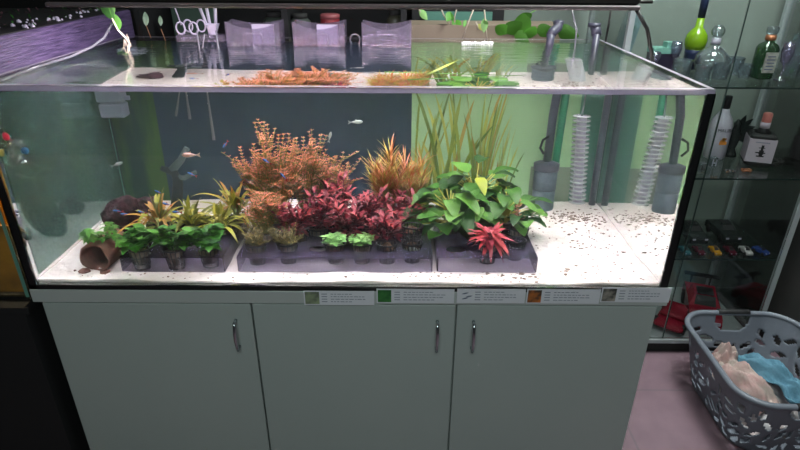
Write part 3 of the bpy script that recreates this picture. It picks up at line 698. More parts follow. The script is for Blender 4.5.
fdefs = {'orange': [(189, 155, .45, 0, 1.5, 'slender orange-pink fish above the pale driftwood'), (281, 172, .38, .3, .5, '')],
 'neon': [(191, 174, .45, .45, 1.0, 'blue and red striped fish just under the orange-pink one'), (225, 145, .40, 2.2, .9, 'small blue fish in open water by the orange bush'), (266, 161, .22, .6, .9, 'small blue striped fish against the tallest orange bush'), (283, 176, .22, .9, .9, 'small blue striped fish against the lower orange bush'),
          (117, 211, .30, .1, 1., 'blue and red striped fish in front of the dark red rock'), (124, 214, .31, .0, .9, 'red-tailed striped fish beside the dark red rock, lower of two'), (158, 192, .36, .5, .9, 'small blue fish above the orange-tinged grassy plant'), (166, 204, .27, .3, .9, 'small blue fish swimming low among the orange-tinged leaves'),
          (176, 212, .24, .1, .9, 'small blue fish right above the bright green leaves'), (141, 212, .28, .3, .8, 'small blue fish near the little grey stone')],
 'silver': [(118, 164, .35, .3, 1.0, 'small pale silver fish in front of the mossy strip'), (357, 122, .45, 0, 1.2, 'small silver fish alone against the navy background'), (330, 136, .4, 1.3, .9, 'tiny pale fish hovering upright by the top of the orange bush')]}
for kind, L_ in fdefs.items():
    proto = fish(kind); first = True
    for px, py, yy, tilt, s_, lb in L_:
        if not lb: continue
        o = proto if first else copy_tree(proto); first = False
        o.location = U(px, py, y=yy); o.rotation_euler = (0, -tilt if tilt < 1.6 else .9, PI if kind != 'silver' else .2); o.scale = (s_*(.78 if kind == 'neon' else .9),)*3; tag(o, lb, 'fish', {'neon': 'small blue striped fish', 'orange': 'orange fish', 'silver': 'silver fish'}[kind])

# ------------------------------------------------------------------ lamp
t = thing('aquarium_lamp', 'long black aquarium lamp bar hanging above the water', 'lamp', (-.02, .34, 1.370))
b0 = A(47, 3, y=.30); x1 = .745-.0
MB().box((b0.x+.02, -.05, .038), (x1, .11, .085), bev=.006).build('housing', 'lamp', t)
MB().box((b0.x+.02, -.054, .026), (x1, .114, .038), bev=.003).build('lower_lip', 'lamp_edge', t)
em = bpy.data.materials.new('led_panel'); em.use_nodes = True; bb = em.node_tree.nodes['Principled BSDF']; bb.inputs['Emission Color'].default_value = (1, .88, 1, 1); bb.inputs['Emission Strength'].default_value = 3; bb.inputs['Base Color'].default_value = (.8, .8, .8, 1)
MB().box((b0.x+.04, -.045, .0265), (x1-.02, .105, .031)).build('led_panel', em, t)
# legs
q0 = A(640, 9, y=.30); q1 = A(652, 56, y=.30)
m = MB(); m.tube([(x1-.03, -.03, .045), (x1+.035, -.03, .045)], .004, 8); m.tube([(x1-.004, -.03, .03), (x1+.035, -.03, -.02), (.79+.02, -.03, TT-1.370+.006)], .005, 8); m.build('bracket_leg', 'lamp', t)
a = A(617, 6, y=.70); b = A(610, 46, y=.70); a.x += .795-b.x; b.x = .795; b.z = TT+.001; m = MB(); m.tube([(0, 0, 0), a-b], .0035, 8); o = m.build('dark_rod', 'lamp'); o.location = b; tag(o, 'thin dark rod standing at the right back corner of the rim', 'rod')
# ------------------------------------------------------------------ clear boxes on the back rim
def clearbox(px0, px1, lb, insert):
    a = A(px0, 45, y=.70); b = A(px1, 45, y=.70); w = b.x-a.x
    t = thing('breeding_box', lb, 'box', ((a.x+b.x)/2, .705, WZ-.025), 0, 'clear plastic boxes hooked on the back rim')
    th = .0018; h = .095; d0, d1 = -.045, .035; fw = w*.5; tw = w*.5
    def wall(p, q, m=M['clear_plastic'], dip=0):
        o = MB(); p, q = Vector(p), Vector(q); n = 10; vs = []; nn = Vector((q-p).to_2d().orthogonal().normalized().to_3d())*th
        for off in (Vector((0, 0, 0)), nn):
            for k in range(n+1):
                f = k/n; c_ = p.lerp(q, f)+off; fl_ = 1.0+.06*0
                vs += [c_, c_+Vector((0, 0, h-dip*math.sin(PI*f)))]
        fs = []
        for k in range(n):
            a_ = 2*k; fs.append((a_, a_+2, a_+3, a_+1)); c_ = 2*(n+1)+2*k; fs.append((c_+1, c_+3, c_+2, c_)); fs.append((a_+1, a_+3, c_+3, c_+1)); fs.append((a_, c_, c_+2, a_+2))
        o.add(vs, fs); return o
    wall((-fw, d0, 0), (fw, d0, 0), dip=.022).build('front_panel', 'clear_plastic', t)
    wall((-fw, d1, 0), (fw, d1, 0), dip=.012).build('back_panel', 'clear_plastic', t)
    for s_ in (-1, 1): wall((s_*fw, d0, 0), (s_*fw, d1, 0), dip=.004).build('side_panel', 'clear_plastic', t)
    MB().box((-fw, d0, 0), (fw, d1, .002)).build('bottom_panel', 'clear_plastic', t)
    if insert: 
        MB().box((-.01, -.01, .004), (fw*.7, -.007, .084)).build('white_insert', 'white_plastic', t)
    m = MB(); x0, x1_ = -fw*.35, fw*.35
    m.tube([(x0, d0-.003, .022), (x0, d0-.003, .056), (x0+.004, d0-.003, .06), (x1_-.004, d0-.003, .06), (x1_, d0-.003, .056), (x1_, d0-.003, .022)], .0022, 6); m.build('slot_frame', 'clear_plastic', t)
clearbox(231, 283, 'clear frosted box with a white divider, next to the coiled tubing', True)
clearbox(296, 346, 'clear frosted box, middle of the three on the back rim', True)
clearbox(363, 411, 'clear frosted box with a round handle, nearest the green cuttings', False)
# ring handle between
c = A(355, 40, y=.70); t = thing('tube_ring', 'clear tubing ring hanging between the middle and the last clear box', 'tube', c)
m = MB(); m.tube([(.016*math.cos(k*PI/12), 0, .018*math.sin(k*PI/12)) for k in range(24)], .003, 6, closed=True); m.build('ring', 'tube', t)
# coiled tubing and tool holder
c = A(180, 41, y=.70); t = thing('tool_rack', 'clear plastic rack on the back rim with coiled rings', 'rack', (c.x, .70, WZ+.004))
MB().box((-.005, -.02, 0), (.15, .03, .022), bev=.003).build('tray_body', 'clear_plastic', t)
for k in range(4):
    x = .012+k*.021; zz = .042+(.006 if k % 2 else 0)
    m = MB(); m.tube([(x+.014*math.cos(j*PI/10), -.01+(k % 2)*.012, zz+.018*math.sin(j*PI/10)) for j in range(20)], .0028, 6, closed=True); m.build('ring', 'white_plastic', t)
m = MB(); m.tube([(.012, 0, .05), (.004, .005, .08), (-.004, .0, .12)], .0022, 6); m.build('twisted_cord', 'white_plastic', t)
# funnel scoop + three stick handles
c = A(214, 36, y=.70); t = thing('funnel', 'white plastic funnel scoop beside the coiled rings', 'funnel', (c.x, .70, WZ+.026))
m = MB(); m.lathe([(.010, 0), (.024, .03), (.0255, .032), (.0225, .03), (.008, .002)], 4, smooth=False, X=T(rz=PI/4)); m.build('cone', 'white_plastic', t)
for k, (xa, xb, lb) in enumerate(((199, 212, 'white plastic stick leaning across the funnel, outermost'), (206, 212, 'white plastic stick leaning behind the funnel, between two others'), (215, 216, 'white upright plastic stick behind the funnel'))):
    a = A(xa, 6, y=.72+.006*k); b = A(xb, 38-4*k, y=.72+.006*k); o = MB(); o.tube([(0, 0, 0), a-b], .0052, 8); ob = o.build('white_stick', 'white_plastic'); ob.location = b; tag(ob, lb, 'stick', 'white sticks beside the funnel')

# white balls standing in for water glare, and clips at back rim
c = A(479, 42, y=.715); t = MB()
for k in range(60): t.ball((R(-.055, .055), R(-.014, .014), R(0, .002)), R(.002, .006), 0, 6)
o = t.build('glare_patch', mat('glare_white', (.85, .85, .88), .2)); o.location = (c.x, .72, WZ); tag(o, 'white glare on the water shaped as small balls at the back rim below the hanging cuttings', 'foam', kind='stuff')

# plant cutting with roots at left
def P5(px, py, y=.5): return A(px, py, y=y)
base = P5(130, 44); t = thing('plant_cutting', 'green cutting with three leaves and a pale rooted stem over the left of the tank', 'plant', base)
def rel(px, py, y=.5): return P5(px, py, y)-base
m = MB(); m.tube([rel(112, 18), rel(118, 30), rel(126, 38), rel(130, 44), rel(127, 56), rel(125, 70)], [.0022, .0028, .0035, .0035, .0028, .002], 6); m.build('stem', 'root', t)
m = MB()
for k in range(14):
    p0 = rel(122+R(0, 7), 34+R(0, 14)); m.tube([p0, p0+Vector((R(-.012, .012), R(-.008, .008), R(-.03, -.01)))], .0008, 4)
m.build('root', 'root', t)
m = MB(); m.leaf(rel(114, 20), rel(103, 6)-rel(114, 20), .060, .034, 0, 0, 7, 1, .2, up=(0, 1, .3)); m.build('leaf', 'b3', t)
m = MB(); m.leaf(rel(112, 17), rel(108, 5)-rel(112, 17), .05, .032, 0, 0, 7, 1, .2, up=(0, 1, -.2)); leafm('bright', (.08, .26, .03)); m.build('leaf', 'b1', t)
m = MB(); m.leaf(rel(119, 30), rel(115, 17)-rel(119, 30), .045, .026, 0, 0, 7, 1, .2, up=(0, 1, 0)); m.build('leaf', 'b1', t)
m = MB()
for k in range(16): m.leaf(rel(124+R(-4, 4), 56+R(-2, 14)), (R(-1, 1), R(-1, 1), R(-.5, .5)), .016, .012, .2, k % 2, 4, 2)
m.build('side_leaf', ['g1', 'g3'], t)
for px, py, s_, lb in ((145, 18, 1, 'pale green oval leaf on a thin stalk in front of the dark shelf'), (160, 22, .7, 'small narrow pale leaf hanging beside the oval leaf')):
    b = P5(px+5, py+14, .74); a = P5(px, py-6, .74); t = thing('hanging_leaf', lb, 'leaf', b); m = MB(); m.leaf(a-b, Vector((P5(px+1, py+7, .74)-a)), .045*s_, .021*s_, 0, 0, 6, 1, .1, up=(0, 1, 0)); m.build('leaf_blade', mat('pale_leaf', (.24, .36, .26), .6), t)
    MB().tube([(0, 0, -.02), P5(px+1, py+7, .74)-b], .0012, 5).build('stalk', 'brownstem', t)
# air line arc at left
m = MB(); pts = [A(*p_, y=yy) for p_, yy in (((0, 80), -.0), ((40, 66), .2), ((70, 57), .35), ((92, 47), .45), ((104, 38), .5), ((113, 22), .55))]
b = pts[0].copy(); m.tube([q-b for q in pts], .0038, 8); o = m.build('air_hose', 'tube'); o.location = b; tag(o, 'clear hose curving along the left rim of the tank', 'hose')
# ------------------------------------------------------------------ dark shelf behind
sh = thing('back_shelf', 'dark open shelf unit behind the left half of the tank', 'shelf', (-.55, 1.15, 0))
m = MB().box((-1.1, -.17, 1.17), (.70, .2, 1.20)).box((-1.1, -.17, .55), (.70, .2, .58)); m.build('board', 'black', sh)
for x in (-1.1, -.30, .24, .678): MB().box((x, -.17, 0), (x+.022, .2, 1.75)).build('upright', 'black', sh)
MB().box((-1.1, .17, 0), (.70, .2, 1.9)).build('back_panel', 'black', sh)
b0_ = A(410, 25, y=.93); b1_ = A(560, 38, y=.93)
o = MB().box((b0_.x, 0, 0), (b1_.x, .16, b0_.z)).build('beige_cabinet', 'beige'); o.location = (0, .93, 0); tag(o, 'pale beige cabinet side showing just above the back rim', 'cabinet')
b2_ = A(412, 20, y=1.12); b3_ = A(503, 24, y=1.12)
o = MB().box((0, 0, 0), (.26, .02, b0_.z+.030)).build('teal_board', 'tealpaint'); o.location = (b2_.x+.05, 1.10, 0); tag(o, 'teal strip of board standing behind the beige cabinet', 'board')
o = MB().box((0, 0, 0), (.36, .03, 1.6)).build('black_board', 'black'); o.location = (b2_.x-.0, 1.13, 0); tag(o, 'black board standing behind the teal board and the cuttings', 'board')
# things on the dark shelf
def onshelf(px, py, y=1.05): p_ = A(px, py, y=y); return (p_.x, y, 1.20)
t = thing('storage_tin', 'dull red tin on the dark shelf behind the middle clear box', 'tin', onshelf(330, 20)); MB().lathe([(.036, 0), (.036, .105), (.034, .11)], 20).build('body', mat('red_tin', (.22, .02, .03), .5), t); MB().lathe([(.037, .098), (.037, .112), (.03, .115)], 20).build('lid', mat('pink_lid', (.3, .08, .09), .5), t)
for px, w, h, c_, lb in ((275, .10, .12, (.045, .06, .05), 'dim grey-green jar on the dark shelf behind the first clear box'), (300, .09, .115, (.06, .07, .065), 'dim grey jar on the dark shelf next to the red tin'), (395, .07, .13, (.05, .05, .035), 'dim brownish jar on the dark shelf at its end')):
    t = thing('storage_jar', lb, 'jar', onshelf(px, 20), group='dim jars on the dark shelf'); mm_ = mat('jar_paint', c_, .4)
    MB().lathe([(w*.42, 0), (w*.45, .01), (w*.45, h*.75), (w*.3, h*.86)], 18).build('body', mm_, t); MB().lathe([(w*.32, h*.86), (w*.32, h)], 18).build('lid', 'gap', t)
o = MB().box((0, 0, 0), (.16, .02, .14), bev=.003).build('green_box', mat('dim_green', (.03, .06, .045), .6)); o.location = (A(172, 20, y=1.05).x, 1.05, 1.20); tag(o, 'dark green box on the dark shelf behind the coiled rings', 'box')
# hanging cuttings behind, over the beige cabinet
def vine(px0, py0, px1, py1, leaves, lb, y=.86, mname='root', lm='bright'):
    b = A(px0, py0, y=y); t = thing('hanging_cutting', lb, 'plant', b, group='cuttings dangling behind the back rim'); m = MB(); e = A(px1, py1, y=y)-b
    m.tube([(0, 0, 0), e*.5+Vector((R(-.006, .006), 0, 0)), e], .0026, 6); m.build('stem', mname, t); m = MB()
    for (lx, ly, s_) in leaves:
        p_ = A(lx, ly, y=y)-b; m.leaf(p_, (R(-.6, .6), -.2, R(-1, .4)), .045*s_, .028*s_, .2, 0, 6, 1, .2, up=(0, 1, 0))
    if leaves: m.build('leaf', lm, t)
vine(440, 6, 449, 24, [(451, 12, 1), (446, 14, .8)], 'cutting with a bright green leaf, closest to the last clear box', y=.95)
vine(474, 8, 462, 40, [(466, 20, .5)], 'pale straight stem slanting down to the waterline')
vine(484, 6, 487, 42, [(485, 18, .9), (483, 24, .7)], 'pale stem with yellow-green leaves beside the slanting one', lm='lg2')
vine(418, 8, 423, 18, [(419, 10, .9)], 'short cutting with one yellow-green leaf under the lamp', y=.95, lm='lg1')
vine(457, 8, 455, 26, [(456, 20, .7), (452, 20, .6)], 'thin cutting hanging in front of the teal board', y=.95, lm='g2')
vine(476, 22, 478, 30, [(478, 24, .6)], 'tiny drooping cutting in front of the beige cabinet', y=.90, lm='v2')
# pothos on beige cabinet
c = A(520, 36, y=.87); t = thing('pothos', 'trailing plant with glossy heart-shaped leaves behind the back rim', 'plant', (c.x, .95, b0_.z+.012)); m = MB()
st_ = MB()
for px, py, dx_, dz_, s_ in ((503, 31, -.5, .5, 1.0), (510, 30, .5, .6, 1.2), (522, 27, -.1, 1, 1.4), (533, 33, -.6, .2, 1.0), (541, 31, .7, .2, 1.1), (563, 32, .9, 0, 1.2), (524, 18, .2, .3, .8), (516, 36, .3, -.1, 1.1)):
    p_ = A(px, py, y=.87)-Vector(t.location); m.leaf(p_-Vector((dx_, 0, dz_))*.022, (dx_, -.3, dz_), .062*s_, .046*s_, .15, random.randrange(2), 8, 2, .25, up=(0, 1, .2))
    st_.tube([p_-Vector((dx_, 0, dz_))*.022, p_*.5-Vector((0, -.01, .01)), (0, 0, -.01)], .0018, 5)
st_.tube([A(516, 30, y=.87)-Vector(t.location), A(524, 17, y=.87)-Vector(t.location), A(536, 10, y=.87)-Vector(t.location)], .002, 5)
m.build('leaf', ['b1', 'bright'], t); st_.build('stem', 'b1', t)
# white bag right behind
a = A(618, 40, y=.88); t = thing('hanging_pouch', 'pale bluish plastic pouch with a teal spot behind the lamp bracket', 'bag', (a.x+.02, .88, a.z-.06)); MB().box((-.035, 0, 0), (.03, .006, .15), X=T(ry=.18)).build('pouch', sheet('pouch_plastic', (.8, .9, .95), (.42, .58, .62), .6, .1), t)
MB().box((-.01, -.003, .09), (.012, -.0005, .11), X=T(ry=.18)).build('teal_mark', 'tealpaint', t)

# ------------------------------------------------------------------ neighbour tank on the left
nb_ = thing('neighbour_aquarium', 'neighbouring small aquarium with glowing amber substrate at the left edge', 'aquarium', (-1.2, .3, .72))
MB().box((-.36, -.28, .012), (.378, .28, .20)).build('substrate', 'amber', nb_)
MB().box((-.37, -.30, 0), (.387, .30, .010)).build('base', 'silicone', nb_)
for lo, hi in (((-.37, -.30, .01), (.387, -.292, .52)), ((.379, -.292, .01), (.387, .30, .52))): MB().box(lo, hi).build('glass_pane', 'glass', nb_)
MB().box((.3805, -.302, .01), (.3885, -.30, .52)).build('corner_strip', mat('pale_teal_edge', (.10, .26, .22), .3), nb_)
MB().box((-.36, -.27, .2), (.375, .28, .50)).build('water_block', sheet('amber_water', (.8, .55, .15), (.5, .27, .03), .5, .05), nb_)
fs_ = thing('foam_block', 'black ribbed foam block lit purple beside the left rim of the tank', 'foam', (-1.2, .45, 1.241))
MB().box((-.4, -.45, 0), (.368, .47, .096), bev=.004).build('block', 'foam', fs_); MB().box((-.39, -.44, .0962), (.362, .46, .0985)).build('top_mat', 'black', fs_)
m = MB()
for k in range(60): m.ball((R(.24, .355), R(-.4, .45), .100), R(.003, .007), 2, 6, jit=.2)
for k in range(220):
    x, y = R(-.1, .36), R(-.4, .45); m.leaf((x, y, .098), (R(-1, 1), R(-1, 1), R(.2, 1.2)), R(.012, .035), .005, R(0, .5), random.randrange(2), 3, 1)
tag(m.build('moss', ['g3', 'lava', 'white_plastic'], fs_), kind='stuff')
ns = thing('black_stand', 'black cabinet under the neighbouring aquarium', 'cabinet', (-1.2, .3, 0))
MB().box((-.4, -.33, .0), (.385, .4, .715)).build('body', 'black', ns); MB().box((-.4, -.335, .70), (.4, -.33, .719)).build('top_edge', 'black', ns)

# ------------------------------------------------------------------ glass display cabinet
VX0, VX1, VY0, VY1 = .86, 1.625, .70, 1.115
vc = thing('display_cabinet', 'tall glass display cabinet with silver posts and glass shelves', 'display cabinet', ((VX0+VX1)/2, (VY0+VY1)/2, 0))
vl = local(vc, (0, 0, 0))
def vp(name, lo, hi, m, lab=None):
    o = MB().box(lo, hi).build(name, m, vc); o.location = vl
    if lab: o['label'] = lab
vp('plinth', (VX0, VY0+.02, 0), (VX1, VY1, .055), 'gap'); vp('base_board', (VX0, VY0, .055), (VX1, VY1, .072), 'steel')
for x, y in ((VX0, VY0), (VX1-.018, VY0), (VX0, VY1-.018), (VX1-.018, VY1-.018)): vp('post', (x, y, .072), (x+.018, y+.018, 1.9), 'steel')
for z in (.45, .787, 1.118, 1.46):
    vp('shelf', (VX0+.005, VY0+.022, z-.005), (VX1-.004, VY1-.02, z), 'vshelf'); vp('shelf_edge', (VX0+.005, VY0+.0185, z-.0055), (VX1-.018, VY0+.0218, z), 'vedge')
for x0, x1_ in ((VX0+.02, 1.229), (1.233, VX1-.02)): vp('door', (x0, VY0+.003, .08), (x1_, VY0+.008, 1.88), 'vglass')
vp('door_edge', (1.2295, VY0+.002, .08), (1.2325, VY0+.009, 1.88), 'vedge')
vp('side_pane', (VX1-.008, VY0+.02, .075), (VX1-.003, VY1-.02, 1.88), 'vglass'); vp('side_pane', (VX0+.003, VY0+.02, .075), (VX0+.008, VY1-.02, 1.88), 'vglass')
vp('top_pane', (VX0, VY0, 1.9), (VX1, VY1, 1.91), 'vglass')
S1, S2, S3, S4 = 1.1185, .7875, .4505, .0725
def sp(px, py, z, cl=True):
    p_ = A(px, py, z=z); return Vector((min(max(p_.x, VX0+.05), VX1-.05), min(max(p_.y, VY0+.06), VY1-.06), z))
# top shelf
ps = A(695, 45, y=1.05); t = thing('liqueur_bottle', 'tall bottle with lime green shoulders, navy neck and body', 'bottle', (ps.x, 1.05, S1))
MB().lathe([(.020, 0), (.030, .005), (.031, .06), (.033, .075)], 22).build('body', 'navyfoil', t)
MB().lathe([(.033, .075), (.038, .09), (.040, .11), (.036, .13), (.024, .146), (.0145, .156), (.013, .19)], 24).build('shoulder', 'lime', t); MB().lathe([(.0135, .19), (.0145, .27), (.012, .275)], 18).build('foil_neck', 'navyfoil', t)
p_ = A(710, 66, y=.96); t = thing('decanter', 'round clear decanter with a ball stopper and white collar', 'decanter', (p_.x, .96, S1))
MB().lathe([(.03, 0), (.052, .012), (.060, .04), (.056, .068), (.034, .09), (.016, .10), (.014, .12)], 26, cap=False).build('body', 'clearware', t); MB().lathe([(.0155, .108), (.017, .112), (.016, .128)], 16).build('collar', 'white_plastic', t); MB().ball((0, 0, .152), .023, n=16).build('stopper', 'clearware', t)
p_ = A(764, 62, y=.88); t = thing('green_bottle', 'green bottle with a pale label, copper ring and glass stopper', 'bottle', (p_.x, .88, S1))
MB().lathe([(.030, 0), (.034, .006), (.034, .105), (.028, .118), (.014, .127), (.013, .14)], 24, sq=.35).build('body', 'greenglass', t); MB().lathe([(.0165, .133), (.018, .136), (.017, .150)], 16).build('ring', 'copper', t)
MB().lathe([(.010, .150), (.018, .156), (.020, .172), (.017, .178)], 16).build('stopper', 'clearware', t); MB().box((-.022, -.037, .025), (.022, -.0352, .095)).build('label', 'paper', t)
m = MB()
for k in range(5): m.box((-.016+R(0, .004), -.0378, .035+k*.011), (.014, -.0371, .039+k*.011))
m.build('label_print', 'ink', t)
def tumbler(px, py, y, h, r, lb, mn='clearware', stem=False):
    p_ = A(px, py, y=y); t = thing('drinking_glass', lb, 'glass', (p_.x, y, S1), group='drinking glasses on the top glass shelf')
    m = MB()
    if stem: m.lathe([(r*.8, 0), (r*.75, .003), (.004, .006), (.004, h*.4), (r*.6, h*.5), (r*.8, h*.75), (r*.7, h), (r*.66, h), (r*.72, h*.75), (r*.5, h*.54), (.002, h*.46)], 20)
    else: m.lathe([(r*.82, 0), (r*.86, .004), (r, h), (r*.93, h), (r*.8, .01), (.002, .008)], 10, smooth=False)
    m.build('bowl', mn, t)
tumbler(683, 62, .90, .06, .034, 'faceted clear tumbler, nearest the tank corner')
tumbler(722, 66, .86, .055, .030, 'faceted clear tumbler below the round decanter')
tumbler(735, 64, .93, .065, .030, 'faceted clear tumbler between decanter and green bottle')
tumbler(745, 70, .88, .05, .022, 'small clear shot glass left of the green bottle base')
tumbler(703, 72, .84, .05, .028, 'low clear glass in front of the round decanter')
tumbler(784, 65, .84, .13, .026, 'purple-tinted champagne flute right of the green bottle', 'paleglass', True)
tumbler(676, 50, 1.0, .11, .026, 'purple-tinted flute beside the lime green bottle', 'paleglass', True)
tumbler(655, 55, .98, .075, .028, 'clear wine glass under the teal box', 'paleglass', True)
tumbler(796, 55, .90, .15, .028, 'tall clear glass at the right end of the top shelf')
p_ = A(664, 50, y=1.03); t = thing('gift_box', 'dark box with a mint green lid behind the lamp bracket', 'box', (p_.x, 1.03, S1)); MB().box((-.05, -.03, 0), (.04, .03, .065)).build('body', mat('dark_box', (.03, .02, .05), .4), t); MB().box((-.052, -.032, .065), (.042, .032, .085)).box((.0, -.02, .0855), (.05, .02, .105)).build('lid', mat('mint_lid', (.20, .42, .36), .5), t)
p_ = A(798, 75, y=.9); t = thing('green_trinket', 'small bright green ornament at the end of the top shelf', 'ornament', (min(p_.x, VX1-.04), .93, S1)); m = MB(); m.ball((0, 0, .018), .018, n=8, jit=.1); m.ball((.004, 0, .042), .011, n=8, jit=.1); m.build('figure', 'g1', t)
# middle shelf
def txt(s, size, parent, loc, m, rot=(PI/2, 0, 0)):
    cu = bpy.data.curves.new('lettering', 'FONT'); cu.body = s; cu.size = size; cu.extrude = .0003; cu.align_x = 'CENTER'; cu.materials.append(M[m])
    tmp = bpy.data.objects.new('tmp', cu); COL.objects.link(tmp); bpy.context.view_layer.update(); me = bpy.data.meshes.new_from_object(tmp.evaluated_get(bpy.context.evaluated_depsgraph_get())); bpy.data.objects.remove(tmp); o = bpy.data.objects.new('lettering', me); COL.objects.link(o); o.parent = parent; o.location = loc; o.rotation_euler = rot; return o
p_ = sp(713, 157, S2); t = thing('white_bottle', 'slim white bottle with an orange emblem and dark cap', 'bottle', (p_.x, p_.y, S2))
MB().lathe([(.036, 0), (.041, .006), (.041, .13), (.036, .155), (.018, .185), (.014, .20)], 24).build('body', 'malibuwhite', t)
MB().lathe([(.0145, .198), (.0145, .245), (.012, .248)], 16).build('cap', 'ink_black', t)
txt('MALIBU', .019, t, (0, -.0425, .115), 'ink_black'); m = MB(); 
for k in range(16):
    a_ = R(0, 6.28); m.leaf((0, -.0425, .082), (math.cos(a_), 0, math.sin(a_)), R(.010, .017), .007, 0, k % 2, 3, 1, 0, up=(0, 1, 0))
m.box((-.014, -.0428, .064), (.014, -.0405, .076), 0); m.build('emblem', ['orange', 'car_yellow'], t)
p_ = sp(733, 158, S2); t = thing('spiky_figure', 'black spiky bat-winged figurine beside the white bottle', 'figurine', (p_.x, p_.y+.03, S2))
m = MB(); m.lathe([(.026, 0), (.024, .01), (.014, .03), (.02, .06), (.024, .09), (.012, .12), (.014, .135), (.004, .15)], 14); m.build('body', 'car_black', t)
m = MB()
for a_, l_ in ((.9, .06), (.35, .055), (0, .05), (-.5, .05), (1.4, .06), (-.9, .045)): m.leaf((.008, 0, .10), (math.cos(a_), -.1, math.sin(a_)), l_+.01, .030, 0, 0, 5, 2, .2, up=(0, 1, 0))
m.build('wing', 'car_black', t)
p_ = sp(757, 163, S2); t = thing('square_bottle', 'square black bottle with a big white label and pink cap', 'bottle', (p_.x-.012, p_.y, S2), -.35)
MB().box((-.045, -.045, 0), (.045, .045, .125), bev=.008).lathe([(.032, .122), (.016, .14), (.0145, .15)], 16).build('body', 'ink_black', t)
MB().box((-.0462, -.0462, .018), (.0462, .0462, .108)).build('label', 'pinkish', t)
MB().lathe([(.0155, .148), (.0165, .152), (.0165, .195), (.013, .20)], 16).build('cap', 'red_wrap', t); MB().lathe([(.017, .142), (.0175, .165)], 16).build('neck_band', 'pinkish', t)
m = MB(); y_ = -.0475
for (x0, z0, x1_, z1) in ((-.006, .05, .010, .066), (-.018, .054, .016, .0585), (-.002, .066, .006, .074), (-.010, .074, .012, .0765), (-.002, .0765, .007, .086), (-.012, .040, .014, .045), (-.004, .045, .008, .051)): m.box((x0, y_, z0), (x1_, y_+.001, z1))
m.build('emblem', 'ink_black', t); m = MB()
for k in range(8): m.box((-.024+k*.006, y_, .094), (-.0205+k*.006, y_+.001, .098))
m.build('label_print', 'ink', t)
p_ = sp(785, 166, S2); t = thing('chain', 'coiled dark metal chain lying right of the square bottle', 'chain', (p_.x-.0, p_.y+.02, S2)); m = MB()
m.tube([((.045+.004*(k//20))*math.cos(k*PI/10)*.85, .03*math.sin(k*PI/10), .004+.003*(k % 3)+.0035*(k//20)) for k in range(60)], .0045, 6); m.build('link', 'gap', t)
for px, py, c_, lb in ((730, 172, 'chrome', 'small pale bracelet ring in front of the figurine'), (746, 171, 'copper', 'small copper trinket ring in front of the square bottle')):
    p_ = sp(px, py, S2); t = thing('ring_trinket', lb, 'trinket', (p_.x, p_.y, S2)); m = MB(); m.tube([(.016*math.cos(k*PI/10), .014*math.sin(k*PI/10), .0035+.002*math.sin(k)) for k in range(20)], .003, 6, closed=True); m.build('band', c_, t)
    m = MB(); 
    for k in range(5): m.ball((R(-.02, .02), R(-.012, .012), .004), .0035, n=6)
    m.build('bead', 'brownstem', t)
for px, py, lb in ((701, 172, 'small clear block with dark lettering near the tank edge'), (712, 166, 'small clear square block behind the lettered one')):
    p_ = A(px, py, z=S2); t = thing('letter_block', lb, 'block', (p_.x, max(p_.y, .76), S2)); MB().box((-.012, -.012, 0), (.012, .012, .036), bev=.002).build('block', 'clearware', t)
    m = MB(); m.box((-.009, -.0135, .004), (-.006, -.0122, .03)); m.box((.005, -.0135, .004), (.008, -.0122, .03)); m.box((-.009, -.0135, .015), (.008, -.0122, .018)); m.build('print', 'ink_black' if px < 705 else 'white_plastic', t)

